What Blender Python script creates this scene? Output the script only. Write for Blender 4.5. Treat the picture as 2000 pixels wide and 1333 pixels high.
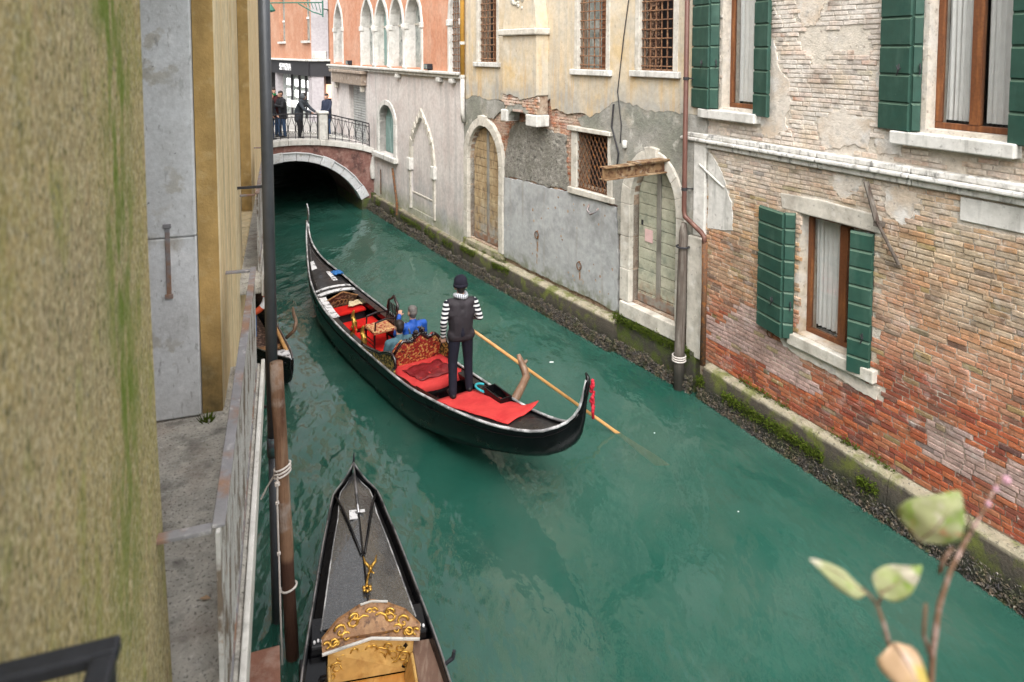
import bpy, bmesh, math, random
import numpy as np
from mathutils import Vector, Matrix, noise
from mathutils.geometry import delaunay_2d_cdt
R = math.radians
random.seed(11)
scn = bpy.context.scene
for o in list(bpy.data.objects): bpy.data.objects.remove(o)
COL = scn.collection
# ------------------------------------------------------------------ camera
CAM_H = 5.9; FPX = 1333.0; PITCH = R(3.5)
cd = bpy.data.cameras.new('camera'); cam = bpy.data.objects.new('camera', cd); COL.objects.link(cam)
cam.location = (0, 0, CAM_H); cam.rotation_euler = (R(90) - PITCH, 0, 0)
cd.sensor_width = 36; cd.lens = 36 * FPX / 2000; cd.shift_y = -(666.5 - (99 + FPX * math.tan(PITCH))) / 2000
cd.clip_start = .05; cd.clip_end = 500
cd.dof.use_dof = True; cd.dof.focus_distance = 11.0; cd.dof.aperture_fstop = 2.8
scn.camera = cam
# ------------------------------------------------------------------ sky, sun, exposure (overcast)
wd = bpy.data.worlds.new('World'); scn.world = wd; wd.use_nodes = True
nt = wd.node_tree; bg = nt.nodes['Background']
sky = nt.nodes.new('ShaderNodeTexSky'); sky.sky_type = 'NISHITA'; sky.sun_disc = False
SUN_EL, SUN_AZ = R(52), R(180)
sky.sun_elevation = SUN_EL; sky.sun_rotation = SUN_AZ; sky.dust_density = 6.0; sky.air_density = 1.0; sky.ozone_density = 1.0
hs = nt.nodes.new('ShaderNodeHueSaturation'); hs.inputs['Saturation'].default_value = .13
nt.links.new(sky.outputs[0], hs.inputs['Color']); nt.links.new(hs.outputs[0], bg.inputs[0]); bg.inputs[1].default_value = .15
sd = bpy.data.lights.new('sun', 'SUN'); sd.energy = 1.2; sd.angle = R(80); sd.color = (1, .96, .9)
sun = bpy.data.objects.new('sun', sd); COL.objects.link(sun)
_dir = Vector((math.sin(SUN_AZ) * math.cos(SUN_EL), math.cos(SUN_AZ) * math.cos(SUN_EL), math.sin(SUN_EL)))
sun.rotation_euler = _dir.to_track_quat('Z', 'Y').to_euler(); sun.location = (0, 0, 30)
vs = scn.view_settings; vs.view_transform = 'Standard'; vs.look = 'None'; vs.exposure = 1.3; vs.gamma = 1; vs.use_curve_mapping = False
scn.render.engine = 'CYCLES'

# ------------------------------------------------------------------ materials
MATS = {}
def _new(name):
    m = bpy.data.materials.new(name); m.use_nodes = True; MATS[name] = m
    return m, m.node_tree, m.node_tree.nodes, m.node_tree.links
def _noise(nd, lk, pos, scale, detail=4, stretch=(1, 1, 1), rough=.55, off=0.):
    mp = nd.new('ShaderNodeMapping'); mp.inputs['Scale'].default_value = stretch; mp.inputs['Location'].default_value = (off, off * 1.7, off * .6)
    lk.new(pos, mp.inputs[0])
    t = nd.new('ShaderNodeTexNoise'); t.inputs['Scale'].default_value = scale; t.inputs['Detail'].default_value = detail; t.inputs['Roughness'].default_value = rough
    lk.new(mp.outputs[0], t.inputs['Vector']); return t.outputs['Fac']
def _ramp(nd, lk, src, lo, hi):
    r = nd.new('ShaderNodeMapRange'); r.inputs[1].default_value = lo; r.inputs[2].default_value = hi; r.clamp = True
    lk.new(src, r.inputs[0]); return r.outputs[0]
def _mul(nd, lk, a, b):
    m = nd.new('ShaderNodeMath'); m.operation = 'MULTIPLY'; lk.new(a, m.inputs[0])
    if isinstance(b, (int, float)): m.inputs[1].default_value = b
    else: lk.new(b, m.inputs[1])
    return m.outputs[0]
def _mix(nd, lk, fac, a, b, bt='MIX'):
    m = nd.new('ShaderNodeMix'); m.data_type = 'RGBA'; m.blend_type = bt
    if isinstance(fac, (int, float)): m.inputs[0].default_value = fac
    else: lk.new(fac, m.inputs[0])
    for v, k in ((a, 6), (b, 7)):
        if isinstance(v, (tuple, list)): m.inputs[k].default_value = (*v[:3], 1)
        else: lk.new(v, m.inputs[k])
    return m.outputs[2]
def mat(name, base, layers=(), rough=.8, bump=None, spec=.35, metal=0., coat=0., var=.12, vs_=9., src=None, rlayer=None, emit=None):
    """base colour + layers of (colour, noise scale, lo, hi, {options}); world position drives every noise"""
    m, t, nd, lk = _new(name); b = nd['Principled BSDF']
    g = nd.new('ShaderNodeNewGeometry'); pos = g.outputs['Position']
    if src == 'object': oi = nd.new('ShaderNodeObjectInfo'); col = oi.outputs['Color']
    elif src == 'attr': at = nd.new('ShaderNodeAttribute'); at.attribute_name = 'bcol'; col = at.outputs['Color']
    else:
        rgb = nd.new('ShaderNodeRGB'); rgb.outputs[0].default_value = (*base, 1); col = rgb.outputs[0]
    for i, L in enumerate(layers):
        c, s, lo, hi = L[:4]; o = L[4] if len(L) > 4 else {}
        k = _ramp(nd, lk, _noise(nd, lk, pos, s, o.get('d', 5), o.get('st', (1, 1, 1)), o.get('r', .6), 3.1 * i + o.get('off', 0)), lo, hi)
        if 'z' in o:
            sp = nd.new('ShaderNodeSeparateXYZ'); lk.new(pos, sp.inputs[0])
            zz = sp.outputs[2]
            if 'zn' in o:
                ad = nd.new('ShaderNodeMath'); ad.operation = 'MULTIPLY_ADD'; lk.new(_noise(nd, lk, pos, o.get('zs', 1.4), 4, (1, 1, 1), .6, 7.), ad.inputs[0])
                ad.inputs[1].default_value = o['zn']; lk.new(zz, ad.inputs[2])
                sb = nd.new('ShaderNodeMath'); sb.operation = 'SUBTRACT'; lk.new(ad.outputs[0], sb.inputs[0]); sb.inputs[1].default_value = o['zn'] / 2; zz = sb.outputs[0]
            k = _mul(nd, lk, k, _ramp(nd, lk, zz, *o['z']))
            if 'z2' in o: k = _mul(nd, lk, k, _ramp(nd, lk, zz, *o['z2']))
        if 'a' in o: k = _mul(nd, lk, k, o['a'])
        col = _mix(nd, lk, k, col, c, o.get('bt', 'MIX'))
    if var:
        n = _noise(nd, lk, pos, vs_, 6, (1, 1, 1), .65, 11.)
        r = nd.new('ShaderNodeMapRange'); r.inputs[1].default_value = .25; r.inputs[2].default_value = .75; r.inputs[3].default_value = 1 - var * 2; r.inputs[4].default_value = 1 + var
        lk.new(n, r.inputs[0])
        cb = nd.new('ShaderNodeCombineColor')
        for k in range(3): lk.new(r.outputs[0], cb.inputs[k])
        col = _mix(nd, lk, 1., col, cb.outputs[0], 'MULTIPLY')
    lk.new(col, b.inputs['Base Color'])
    b.inputs['Roughness'].default_value = rough; b.inputs['Metallic'].default_value = metal
    b.inputs['Specular IOR Level'].default_value = spec; b.inputs['Coat Weight'].default_value = coat; b.inputs['Coat Roughness'].default_value = .08
    if rlayer:
        s, lo, hi, r0, r1 = rlayer
        q = nd.new('ShaderNodeMapRange'); q.inputs[1].default_value = lo; q.inputs[2].default_value = hi; q.inputs[3].default_value = r0; q.inputs[4].default_value = r1
        lk.new(_noise(nd, lk, pos, s, 4, (1, 1, 1), .6, 21.), q.inputs[0]); lk.new(q.outputs[0], b.inputs['Roughness'])
    if emit: b.inputs['Emission Color'].default_value = (*emit[0], 1); b.inputs['Emission Strength'].default_value = emit[1]
    if bump:
        bp = nd.new('ShaderNodeBump'); bp.inputs['Strength'].default_value = bump[1]; bp.inputs['Distance'].default_value = bump[2] if len(bump) > 2 else .01
        lk.new(_noise(nd, lk, pos, bump[0], 6, bump[3] if len(bump) > 3 else (1, 1, 1), .65, 2.), bp.inputs['Height']); lk.new(bp.outputs[0], b.inputs['Normal'])
    return m

V = dict(st=(1, 1, .12))       # vertical streaks
mat('moss_plaster', (.51, .395, .21), [((.42, .345, .14), 2.2, .36, .60, dict(st=(1.6, 1.6, .3), a=.8)), ((.29, .285, .08), 3.0, .54, .70, dict(st=(1.3, 1.3, .3), a=.55)), ((.40, .33, .22), 1.1, .5, .62, dict(a=.5, off=31)), ((.64, .55, .36), 60, .53, .60, dict(st=(1, 1, .7), a=.8)), ((.62, .53, .33), 110, .52, .58, dict(st=(1, 1, .7), a=.8, off=2)), ((.17, .16, .06), 75, .55, .62, dict(st=(1, 1, .65), a=.8, off=6)), ((.32, .34, .09), 9, .52, .66, dict(st=(1, 1, .4), a=.55, off=8)), ((.12, .11, .08), 26, .68, .71, dict(a=.8, off=12)),
    ((.10, .10, .06), 70, .55, .68, dict(st=(1, 1, .35), a=.75)), ((.30, .31, .27), 38, .6, .7, dict(a=.6)), ((.44, .30, .16), 26, .6, .72, dict(st=(1, 1, .3), a=.6))], rough=.95, bump=(85, .7, .012, (1, 1, .5)), spec=.15, var=.2, vs_=60)
mat('moss_streak', (.18, .26, .03), [((.30, .25, .12), 30, .5, .65, dict(st=(1, 1, .15), a=.8)), ((.08, .15, .01), 14, .5, .65, dict(st=(1, 1, .1), a=.8))], rough=.95, bump=(60, .6, .01), spec=.15, var=.2, vs_=40)
mat('jamb_stone', (.58, .59, .605), [((.40, .37, .32), 3.2, .62, .66, dict(a=.8, off=13)), ((.28, .28, .28), 26, .60, .66, dict(st=(1, 1, .4), a=.7, off=17)), ((.46, .46, .46), 2.5, .45, .7, dict(a=.8)), ((.30, .26, .2), 1.8, .6, .68, dict(a=.7, off=5)), ((.12, .12, .12), 22, .69, .74, dict(a=.9, off=3)), ((.70, .70, .71), 7, .58, .7, dict(a=.6))], rough=.85, bump=(40, .35, .01), var=.1, vs_=25)
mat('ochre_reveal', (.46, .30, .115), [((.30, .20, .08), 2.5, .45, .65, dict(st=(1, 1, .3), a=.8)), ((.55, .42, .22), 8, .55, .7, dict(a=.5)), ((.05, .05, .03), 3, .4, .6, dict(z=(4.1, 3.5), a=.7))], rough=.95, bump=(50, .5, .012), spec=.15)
mat('cream_plaster', (.72, .57, .34), [((.78, .68, .48), 1.4, .42, .62, dict(st=(2, 2, .25), a=.8)), ((.33, .27, .18), 5, .55, .7, dict(st=(1.5, 1.5, .06), a=.7)), ((.40, .25, .09), 2, .6, .75, dict(a=.5))], rough=.92, bump=(40, .3, .01), spec=.15)
mat('balcony_stone', (.56, .53, .475), [((.20, .19, .17), 55, .56, .64, dict(a=.9)), ((.74, .71, .66), 30, .55, .66, dict(a=.7)), ((.20, .19, .17), 6, .52, .7, dict(a=.75)), ((.35, .27, .22), 2, .5, .7, dict(a=.6))], rough=.95, bump=(60, 1., .02), spec=.15, var=.18)
mat('white_stone', (.60, .585, .55), [((.40, .385, .35), 3, .45, .7, dict(a=.8)), ((.22, .21, .19), 14, .6, .74, dict(a=.8)), ((.2, .2, .18), 5, .55, .7, dict(st=(1, 1, .12), a=.6))], rough=.85, bump=(35, .4, .01), spec=.2, var=.1)
mat('cornice_stone', (.66, .645, .61), [((.13, .13, .125), 11, .52, .66, dict(st=(1, 1, .5), a=.85)), ((.42, .40, .36), 3, .45, .65, dict(a=.6))], rough=.88, bump=(30, .5, .012), spec=.2)
mat('frame_stone', (.55, .515, .45), [((.36, .33, .28), 3, .45, .65, dict(a=.8)), ((.18, .17, .15), 16, .62, .72, dict(a=.8)), ((.62, .60, .56), 5, .55, .7, dict(a=.7))], rough=.88, bump=(40, .4, .01), spec=.2)
mat('ledge_stone', (.34, .30, .215), [((.42, .385, .30), 9, .5, .65, dict(a=.7)), ((.060, .050, .040), 4, .10, .32, dict(st=(1, 1, .6), z=(.575, .52), zn=.08, zs=3., a=.95)), ((.12, .14, .025), 3.0, .50, .62, dict(a=.8)), ((.05, .05, .045), 26, .58, .68, dict(a=.8)), ((.025, .028, .02), 6, .2, .5, dict(z=(.42, .2), a=.9))], rough=.9, bump=(30, .9, .03), spec=.25)
mat('wet_stone', (.055, .05, .04), [((.075, .10, .014), 4, .42, .58, dict(a=.9)), ((.11, .095, .07), 12, .55, .7, dict(a=.8)), ((.02, .02, .016), 8, .5, .6, dict(z=(.3, .1), a=.8))], rough=.6, bump=(30, 1., .03), spec=.4)
mat('moss_green', (.075, .115, .012), [((.14, .16, .03), 25, .5, .65), ((.03, .05, .006), 12, .52, .65)], rough=.95, bump=(90, 1., .02), spec=.1)
mat('mussel', (.045, .040, .034), [((.36, .33, .29), 36, .58, .66, dict(a=.9)), ((.05, .06, .015), 5, .48, .6, dict(a=.7, off=9)), ((.17, .13, .09), 14, .48, .62, dict(a=.8)), ((.03, .03, .034), 22, .54, .62, dict(a=.8, off=4))], rough=.5, spec=.4, var=.3, vs_=40)
mat('ochre_plaster', (.54, .455, .335), [((.55, .385, .17), 1.0, .46, .62, dict(z=(7.0, 5.3), zn=.8, a=.8)), ((.46, .42, .35), 1.6, .46, .64, dict(a=.8)), ((.62, .56, .46), 1.1, .52, .68, dict(a=.7, off=4)), ((.38, .355, .31), 4, .5, .68, dict(st=(1.5, 1.5, .1), a=.65)),
    ((.35, .34, .31), 1.3, .3, .52, dict(z=(5.25, 4.85), zn=1.0, a=.9)), ((.22, .20, .17), 13, .62, .72, dict(a=.5)), ((.55, .33, .10), 3.2, .5, .68, dict(st=(1.4, 1.4, .12), a=.55, z=(6.3, 5.4)))], rough=.93, bump=(26, .4, .015), spec=.12, var=.1)
mat('grey_cement', (.295, .285, .255), [((.40, .39, .36), 1.6, .48, .62, dict(a=.85)), ((.20, .205, .17), 1.0, .46, .60, dict(a=.85, off=3)), ((.50, .48, .43), 2.4, .60, .68, dict(a=.7, off=8)), ((.40, .36, .29), 2.2, .56, .7, dict(a=.6)), ((.13, .125, .11), 18, .6, .7, dict(a=.6))], rough=.95, bump=(22, .7, .03), spec=.12, var=.14)
mat('rough_cement', (.27, .255, .225), [((.40, .38, .34), 9, .52, .64, dict(a=.8)), ((.10, .095, .085), 12, .56, .66, dict(a=.85)), ((.19, .18, .15), 2, .45, .6, dict(a=.7))], rough=.97, bump=(13, 1., .06), spec=.1, var=.2)
mat('smooth_cement', (.37, .375, .372), [((.42, .43, .43), 1.4, .45, .65, dict(a=.8)), ((.27, .275, .275), 2.0, .48, .66, dict(a=.8, off=5)), ((.30, .28, .25), 4, .55, .7, dict(st=(1.4, 1.4, .12), a=.6)), ((.10, .10, .095), 30, .68, .74, dict(a=.8)), ((.12, .13, .05), 4, .4, .6, dict(z=(1.1, .7), a=.8))], rough=.9, bump=(30, .35, .012), spec=.18)
mat('white_plaster', (.60, .555, .53), [((.52, .455, .43), 1.1, .45, .62, dict(a=.8)), ((.62, .58, .55), 1.6, .5, .66, dict(a=.7, off=4)), ((.40, .385, .37), 3.5, .5, .68, dict(st=(1.5, 1.5, .1), a=.75)), ((.33, .34, .35), 1.5, .45, .65, dict(z=(2.2, 1.2), zn=1., a=.7)), ((.30, .31, .22), 2, .3, .55, dict(z=(1.2, .75), zn=.4, a=.85)), ((.30, .27, .25), 15, .63, .72, dict(a=.5))], rough=.93, bump=(25, .4, .015), spec=.12)
mat('orange_plaster', (.50, .245, .155), [((.56, .33, .235), 1.1, .45, .65, dict(a=.8)), ((.43, .19, .115), 2.2, .5, .66, dict(a=.7)), ((.50, .31, .22), 4, .52, .7, dict(st=(1.5, 1.5, .1), a=.7))], rough=.93, bump=(25, .3, .012), spec=.12)
mat('pale_plaster', (.62, .56, .49), [((.54, .44, .34), 1.8, .46, .62, dict(a=.85)), ((.66, .64, .61), 2.6, .5, .64, dict(a=.8)), ((.36, .34, .31), 7, .56, .7, dict(a=.7)), ((.20, .195, .19), 24, .63, .72, dict(a=.7))], rough=.95, bump=(30, .7, .02), spec=.12, var=.12)
mat('mortar_pale', (.60, .54, .46), [((.44, .34, .22), 1.5, .45, .62, dict(z=(4.6, 3.4), zn=1.4, a=.95)), ((.35, .26, .20), 2, .35, .6, dict(z=(2.4, 1.2), zn=1.2, a=.9)), ((.62, .59, .55), 3, .5, .65, dict(a=.6)), ((.25, .20, .16), 14, .6, .7, dict(a=.7)), ((.24, .15, .11), 3, .3, .6, dict(z=(1.5, .8), a=.8))], rough=.97, bump=(35, .9, .02), spec=.1, var=.15)
mat('mortar_dark', (.36, .27, .20), [((.45, .38, .30), 5, .5, .65), ((.22, .14, .10), 9, .5, .65)], rough=.97, bump=(40, .8, .02), spec=.1)
_bl = [((.17, .115, .085), 1.3, .48, .66, dict(a=.5, off=9)), ((.10, .075, .06), 7, .56, .68, dict(a=.5, off=1)), ((.60, .52, .44), 16, .60, .70, dict(a=.55)), ((.06, .045, .04), 24, .64, .74, dict(a=.6)), ((.62, .58, .54), 3.5, .60, .72, dict(a=.5, z=(.5, 1.5))), ((.66, .615, .56), 2.0, .40, .60, dict(a=.8, z=(3.6, 5.0), zn=1.0)), ((.56, .46, .34), 2.6, .50, .66, dict(a=.65, z=(2.0, 3.2), zn=1.0, off=6)), ((.52, .45, .42), 3.0, .58, .70, dict(a=.4, off=2))]
_bl = [((.64, .575, .49), 5, .50, .64, dict(a=.5, z=(2.4, 4.0), zn=1.0, off=21))] + _bl
mat('brick_single', (.4, .2, .1), _bl, rough=.93, bump=(55, .7, .012), spec=.12, var=.2, vs_=22, src='object')
mat('brick_mass', (.4, .2, .1), _bl, rough=.93, bump=(55, .7, .012), spec=.12, var=.2, vs_=22, src='attr')
mat('shutter_green', (.022, .064, .046), [((.045, .098, .074), 6, .5, .68, dict(st=(1, 1, .25), a=.7)), ((.012, .06, .045), 3, .5, .66, dict(a=.6)), ((.16, .22, .17), 40, .70, .76, dict(a=.6))], rough=.55, bump=(60, .2, .005), var=.12)
mat('shutter_edge', (.065, .115, .08), rough=.6, var=.15)
mat('window_wood', (.15, .055, .022), [((.26, .10, .035), 12, .5, .65, dict(st=(1, 1, .1)))], rough=.45, var=.15, vs_=30)
mat('curtain', (.74, .735, .72), rough=.9, var=.05)
mat('dark_room', (.012, .010, .010), rough=.9, var=0)
mat('iron_rust', (.13, .065, .035), [((.25, .10, .03), 14, .5, .62), ((.06, .045, .04), 30, .55, .65)], rough=.85, metal=.1, bump=(90, .5, .006))
mat('iron_grille', (.20, .10, .055), [((.34, .19, .10), 14, .5, .62), ((.09, .06, .045), 30, .55, .65)], rough=.85, bump=(90, .5, .006))
mat('rust_stain', (.30, .20, .13), [((.22, .10, .045), 9, .45, .62), ((.36, .34, .32), 14, .52, .62)], rough=.9)
mat('iron_dark', (.03, .03, .034), [((.09, .055, .035), 20, .6, .7)], rough=.6, metal=.2, bump=(80, .4, .005))
mat('iron_black', (.018, .020, .026), rough=.5, bump=(120, .4, .004), var=.2, vs_=40)
mat('beam_rust', (.20, .12, .06), [((.36, .27, .17), 5, .5, .64, dict(st=(1, 1, .6))), ((.09, .04, .02), 9, .5, .62), ((.30, .28, .25), 4, .6, .7)], rough=.9, bump=(45, .8, .012))
mat('pipe_brown', (.11, .048, .036), [((.17, .085, .065), 5, .5, .66, dict(st=(1, 1, .2)))], rough=.5, var=.1)
mat('pipe_ochre', (.50, .27, .05), [((.55, .50, .42), 2.5, .55, .68, dict(st=(1, 1, .2), a=.8))], rough=.6)
mat('pipe_white', (.52, .50, .46), [((.3, .28, .25), 6, .55, .7)], rough=.7)
mat('pipe_grey', (.048, .054, .064), [((.085, .09, .10), 4, .5, .66, dict(st=(1, 1, .1))), ((.06, .15, .15), 9, .5, .62, dict(z=(2.1, 1.95), z2=(1.75, 1.85)))], rough=.45, metal=.0, spec=.5)
mat('door_tan', (.345, .245, .135), [((.44, .34, .20), 3, .48, .64), ((.20, .14, .085), 10, .52, .66, dict(st=(1, 1, .3))), ((.32, .32, .30), 3, .4, .6, dict(z=(2.0, 1.0), zn=.6, a=.85)), ((.16, .08, .045), 7, .4, .6, dict(z=(1.1, .85), a=.8))], rough=.88, bump=(45, .6, .01), var=.15)
mat('door_green', (.375, .375, .285), [((.46, .44, .34), 3, .48, .64), ((.25, .265, .205), 4, .5, .66), ((.12, .12, .09), 26, .62, .7, dict(st=(1, 1, 2.5))), ((.22, .10, .05), 6, .42, .6, dict(z=(1.55, 1.2), a=.9))], rough=.88, bump=(45, .6, .01), var=.13)
mat('door_post', (.23, .215, .185), [((.13, .12, .10), 6, .5, .66, dict(st=(1, 1, .2))), ((.22, .10, .05), 6, .42, .6, dict(z=(1.5, 1.1), a=.8))], rough=.88, bump=(45, .6, .01))
mat('notice_pink', (.62, .42, .40), rough=.8, var=.08)
mat('old_wood', (.10, .08, .066), [((.21, .19, .165), 5, .45, .65, dict(st=(1.6, 1.6, .12))), ((.07, .05, .04), 14, .52, .66, dict(st=(1, 1, .08))), ((.02, .02, .015), 3, .2, .5, dict(z=(.8, .3), a=.9))], rough=.92, bump=(40, 1., .015, (1, 1, .12)))
mat('pile_wood', (.20, .115, .068), [((.32, .235, .17), 5, .5, .66, dict(st=(1.6, 1.6, .12))), ((.09, .038, .02), 11, .5, .66, dict(st=(1, 1, .08))), ((.34, .30, .27), 3, .58, .7, dict(a=.7)), ((.04, .014, .008), 3, .1, .4, dict(z=(1.05, .98), a=.9))], rough=.8, bump=(40, 1., .015, (1, 1, .12)))
mat('red_plank', (.20, .095, .065), [((.30, .20, .16), 5, .5, .66)], rough=.85, bump=(40, .5, .01))
mat('rope', (.58, .53, .49), rough=.9, bump=(160, .8, .006))
mat('peeling_paint', (.47, .46, .44), [((.14, .105, .075), 7, .5, .58, dict(st=(1, 1, .5), a=.95)), ((.60, .60, .60), 20, .55, .7, dict(a=.6)), ((.26, .17, .10), 12, .6, .68, dict(a=.8))], rough=.85, bump=(50, .8, .01))
mat('rail_steel', (.21, .205, .215), [((.23, .135, .09), 6, .45, .62), ((.38, .37, .36), 16, .58, .7)], rough=.7, bump=(70, .5, .006))
mat('terracotta', (.40, .16, .08), rough=.9)
mat('road_stone', (.30, .29, .27), [((.20, .19, .18), 4, .5, .65)], rough=.9)
mat('far_orange', (.42, .205, .125), [((.48, .27, .18), 1.2, .45, .65)], rough=.92)
mat('shop_dark', (.028, .027, .030), rough=.5, var=.1)
mat('shop_wall', (.38, .35, .36), rough=.7)
mat('sign_white', (.75, .75, .75), rough=.6, var=0)
mat('shop_lit', (.85, .85, .85), rough=.6, var=0, emit=((1, .98, .95), 1.1))
mat('shop_lit_warm', (.85, .5, .35), rough=.6, var=0, emit=((1, .5, .3), .6))
mat('lamp_green', (.03, .12, .085), rough=.6)
mat('bridge_brick', (.20, .098, .08), [((.28, .165, .14), 6, .48, .64), ((.09, .045, .04), 3, .5, .66), ((.30, .22, .19), 18, .6, .7)], rough=.93, bump=(30, .7, .015))
mat('roll_shutter', (.34, .345, .33), [((.24, .24, .23), 2, .5, .66)], rough=.6, var=.08)
mat('lintel_brown', (.30, .24, .19), [((.20, .155, .12), 4, .5, .66), ((.45, .41, .37), 7, .58, .7)], rough=.9, bump=(30, .6, .015))
mat('window_green', (.17, .27, .25), [((.25, .35, .33), 4, .5, .66, dict(st=(1, 1, .2)))], rough=.6)
mat('glass_dirty', (.24, .27, .255), [((.42, .43, .40), 3, .45, .65), ((.07, .085, .08), 4, .52, .66)], rough=.25, spec=.6)
# boats
mat('gondola_black', (.004, .004, .005), rough=.22, spec=.28, coat=.12, var=.3, vs_=4, rlayer=(3.0, .35, .7, .10, .32))
mat('gondola_dull', (.013, .012, .012), [((.05, .048, .045), 9, .58, .7, dict(a=.6))], rough=.45, spec=.4, rlayer=(8.0, .35, .7, .25, .6))
mat('wet_deck', (.022, .023, .025), [((.16, .165, .17), 110, .52, .62, dict(a=.8))], rough=.3, spec=.9, coat=1., bump=(120, .5, .003), rlayer=(90., .45, .62, .12, .5))
mat('silver_trim', (.42, .42, .44), [((.14, .14, .145), 6, .5, .62)], rough=.3, metal=.85)
mat('trim_worn_shine', (.20, .20, .205), [((.6, .6, .6), 5, .46, .58, dict(a=.8))], rough=.28, spec=.5)  # pale tones: wear plus the rail's shiny highlight put into the colour
mat('white_paint', (.68, .68, .69), [((.08, .08, .085), 13, .54, .6, dict(a=.9))], rough=.35)
mat('red_carpet', (.52, .016, .012), [((.40, .010, .010), 5, .45, .65)], rough=.95, bump=(200, .4, .004), spec=.1, var=.08)
mat('red_mat', (.50, .045, .042), [((.42, .028, .03), 3, .45, .65), ((.58, .09, .08), 25, .6, .7, dict(a=.5))], rough=.9, bump=(220, .4, .004), spec=.15, var=.06)
mat('red_leather', (.16, .010, .014), [((.24, .03, .03), 6, .5, .65)], rough=.4, bump=(18, .8, .012), spec=.45)
mat('brocade', (.30, .018, .014), [((.58, .33, .10), 24, .52, .56, dict(d=2)), ((.08, .008, .008), 17, .58, .62, dict(d=2, off=4))], rough=.75, bump=(60, .4, .006))
mat('chair_brocade', (.52, .30, .13), [((.30, .02, .015), 26, .50, .54, dict(d=2)), ((.62, .45, .25), 34, .58, .62, dict(d=2, off=4))], rough=.75, bump=(60, .4, .006))
mat('black_lacquer', (.012, .006, .007), [((.16, .015, .012), 20, .62, .66, dict(a=.8))], rough=.25, spec=.5, coat=.4)
mat('gold', (.52, .30, .06), [((.25, .13, .02), 30, .52, .64), ((.70, .50, .18), 50, .6, .7)], rough=.35, metal=.75, bump=(60, .4, .006))
mat('gilt_black', (.02, .018, .012), [((.55, .38, .10), 24, .50, .56, dict(d=2))], rough=.4, metal=.2, bump=(50, .4, .008))
mat('carved_wood', (.235, .115, .045), [((.34, .19, .085), 10, .48, .64), ((.10, .045, .02), 22, .54, .64)], rough=.5, bump=(40, .6, .01), spec=.4)
mat('carved_dark', (.06, .03, .02), [((.24, .15, .10), 17, .52, .58, dict(d=2))], rough=.5, bump=(40, .6, .01))
mat('yellow_wood', (.48, .285, .085), [((.56, .36, .13), 4, .5, .64), ((.36, .19, .05), 9, .5, .66, dict(st=(.5, 3, 1)))], rough=.35, spec=.45, coat=.2)
mat('orange_wood', (.42, .18, .035), [((.50, .26, .07), 4, .48, .64, dict(st=(3, .6, 1))), ((.30, .11, .02), 12, .55, .68, dict(st=(3, .5, 1)))], rough=.32, spec=.45, coat=.3)
mat('brown_deck', (.145, .085, .06), [((.21, .145, .11), 8, .5, .66, dict(st=(4, .6, 1)))], rough=.6, bump=(30, .3, .006))
mat('forcola_wood', (.15, .085, .05), [((.24, .155, .105), 9, .5, .64, dict(st=(1, 1, .4))), ((.10, .055, .035), 16, .56, .68)], rough=.5, spec=.4)
mat('oar_wood', (.50, .265, .095), [((.42, .20, .06), 8, .5, .66), ((.58, .36, .16), 20, .6, .7)], rough=.4, spec=.45)
mat('floor_grey', (.10, .105, .11), [((.19, .195, .20), 4, .5, .64), ((.05, .05, .05), 8, .55, .68)], rough=.6)
mat('teal_plastic', (.03, .33, .38), rough=.4, var=.05)
mat('blue_cloth', (.03, .15, .42), rough=.85, var=.2, vs_=20)
mat('cream_cloth', (.58, .48, .30), [((.35, .26, .14), 14, .55, .66)], rough=.9)
mat('orange_red', (.60, .09, .03), rough=.6)
mat('white_plastic', (.75, .75, .75), rough=.5, var=.04)
mat('red_tassel', (.45, .012, .03), rough=.6, var=.2, vs_=60)
# people
mat('skin', (.42, .235, .165), rough=.6, var=.06)
mat('hair_grey', (.10, .09, .085), [((.20, .19, .18), 80, .5, .6)], rough=.7)
mat('hair_dark', (.018, .013, .011), rough=.55)
mat('navy_wool', (.016, .015, .024), rough=.95, bump=(250, .5, .005), spec=.15, var=.15)
mat('vest_dark', (.022, .018, .022), [((.03, .025, .03), 5, .5, .6)], rough=.7, bump=(14, .5, .012), spec=.3)
mat('trouser_navy', (.012, .012, .021), rough=.85, bump=(18, .5, .012), spec=.2)
mat('shoe_black', (.010, .010, .011), rough=.4)
mat('jacket_blue', (.012, .075, .36), rough=.6, bump=(14, .6, .015), var=.12)
mat('jacket_teal', (.055, .12, .15), rough=.8, bump=(16, .6, .015), var=.15)
mat('coat_maroon', (.055, .012, .014), rough=.85, bump=(16, .4, .01))
mat('coat_black', (.014, .014, .017), rough=.8, bump=(16, .4, .01))
mat('coat_navy', (.016, .022, .045), rough=.8, bump=(16, .4, .01))
mat('coat_grey', (.035, .042, .052), rough=.8, bump=(16, .4, .01))
mat('jeans', (.03, .06, .12), rough=.85)
mat('hood_grey', (.12, .13, .14), rough=.9)
mat('scarf_green', (.02, .22, .08), rough=.9)
mat('backpack_grey', (.05, .06, .08), rough=.8)
# foliage
mat('leaf_green', (.36, .38, .20), [((.22, .32, .06), 22, .46, .56), ((.52, .48, .38), 26, .53, .61), ((.46, .25, .13), 24, .58, .64)], rough=.5, bump=(60, .3, .002), var=.1, vs_=40)
mat('leaf_rust', (.42, .28, .17), [((.54, .43, .38), 20, .5, .6), ((.40, .30, .07), 14, .54, .62)], rough=.5, var=.1, vs_=40)
mat('twig', (.15, .085, .05), [((.32, .22, .19), 60, .5, .62)], rough=.8)
mat('bud_pink', (.48, .27, .33), rough=.7)

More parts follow.
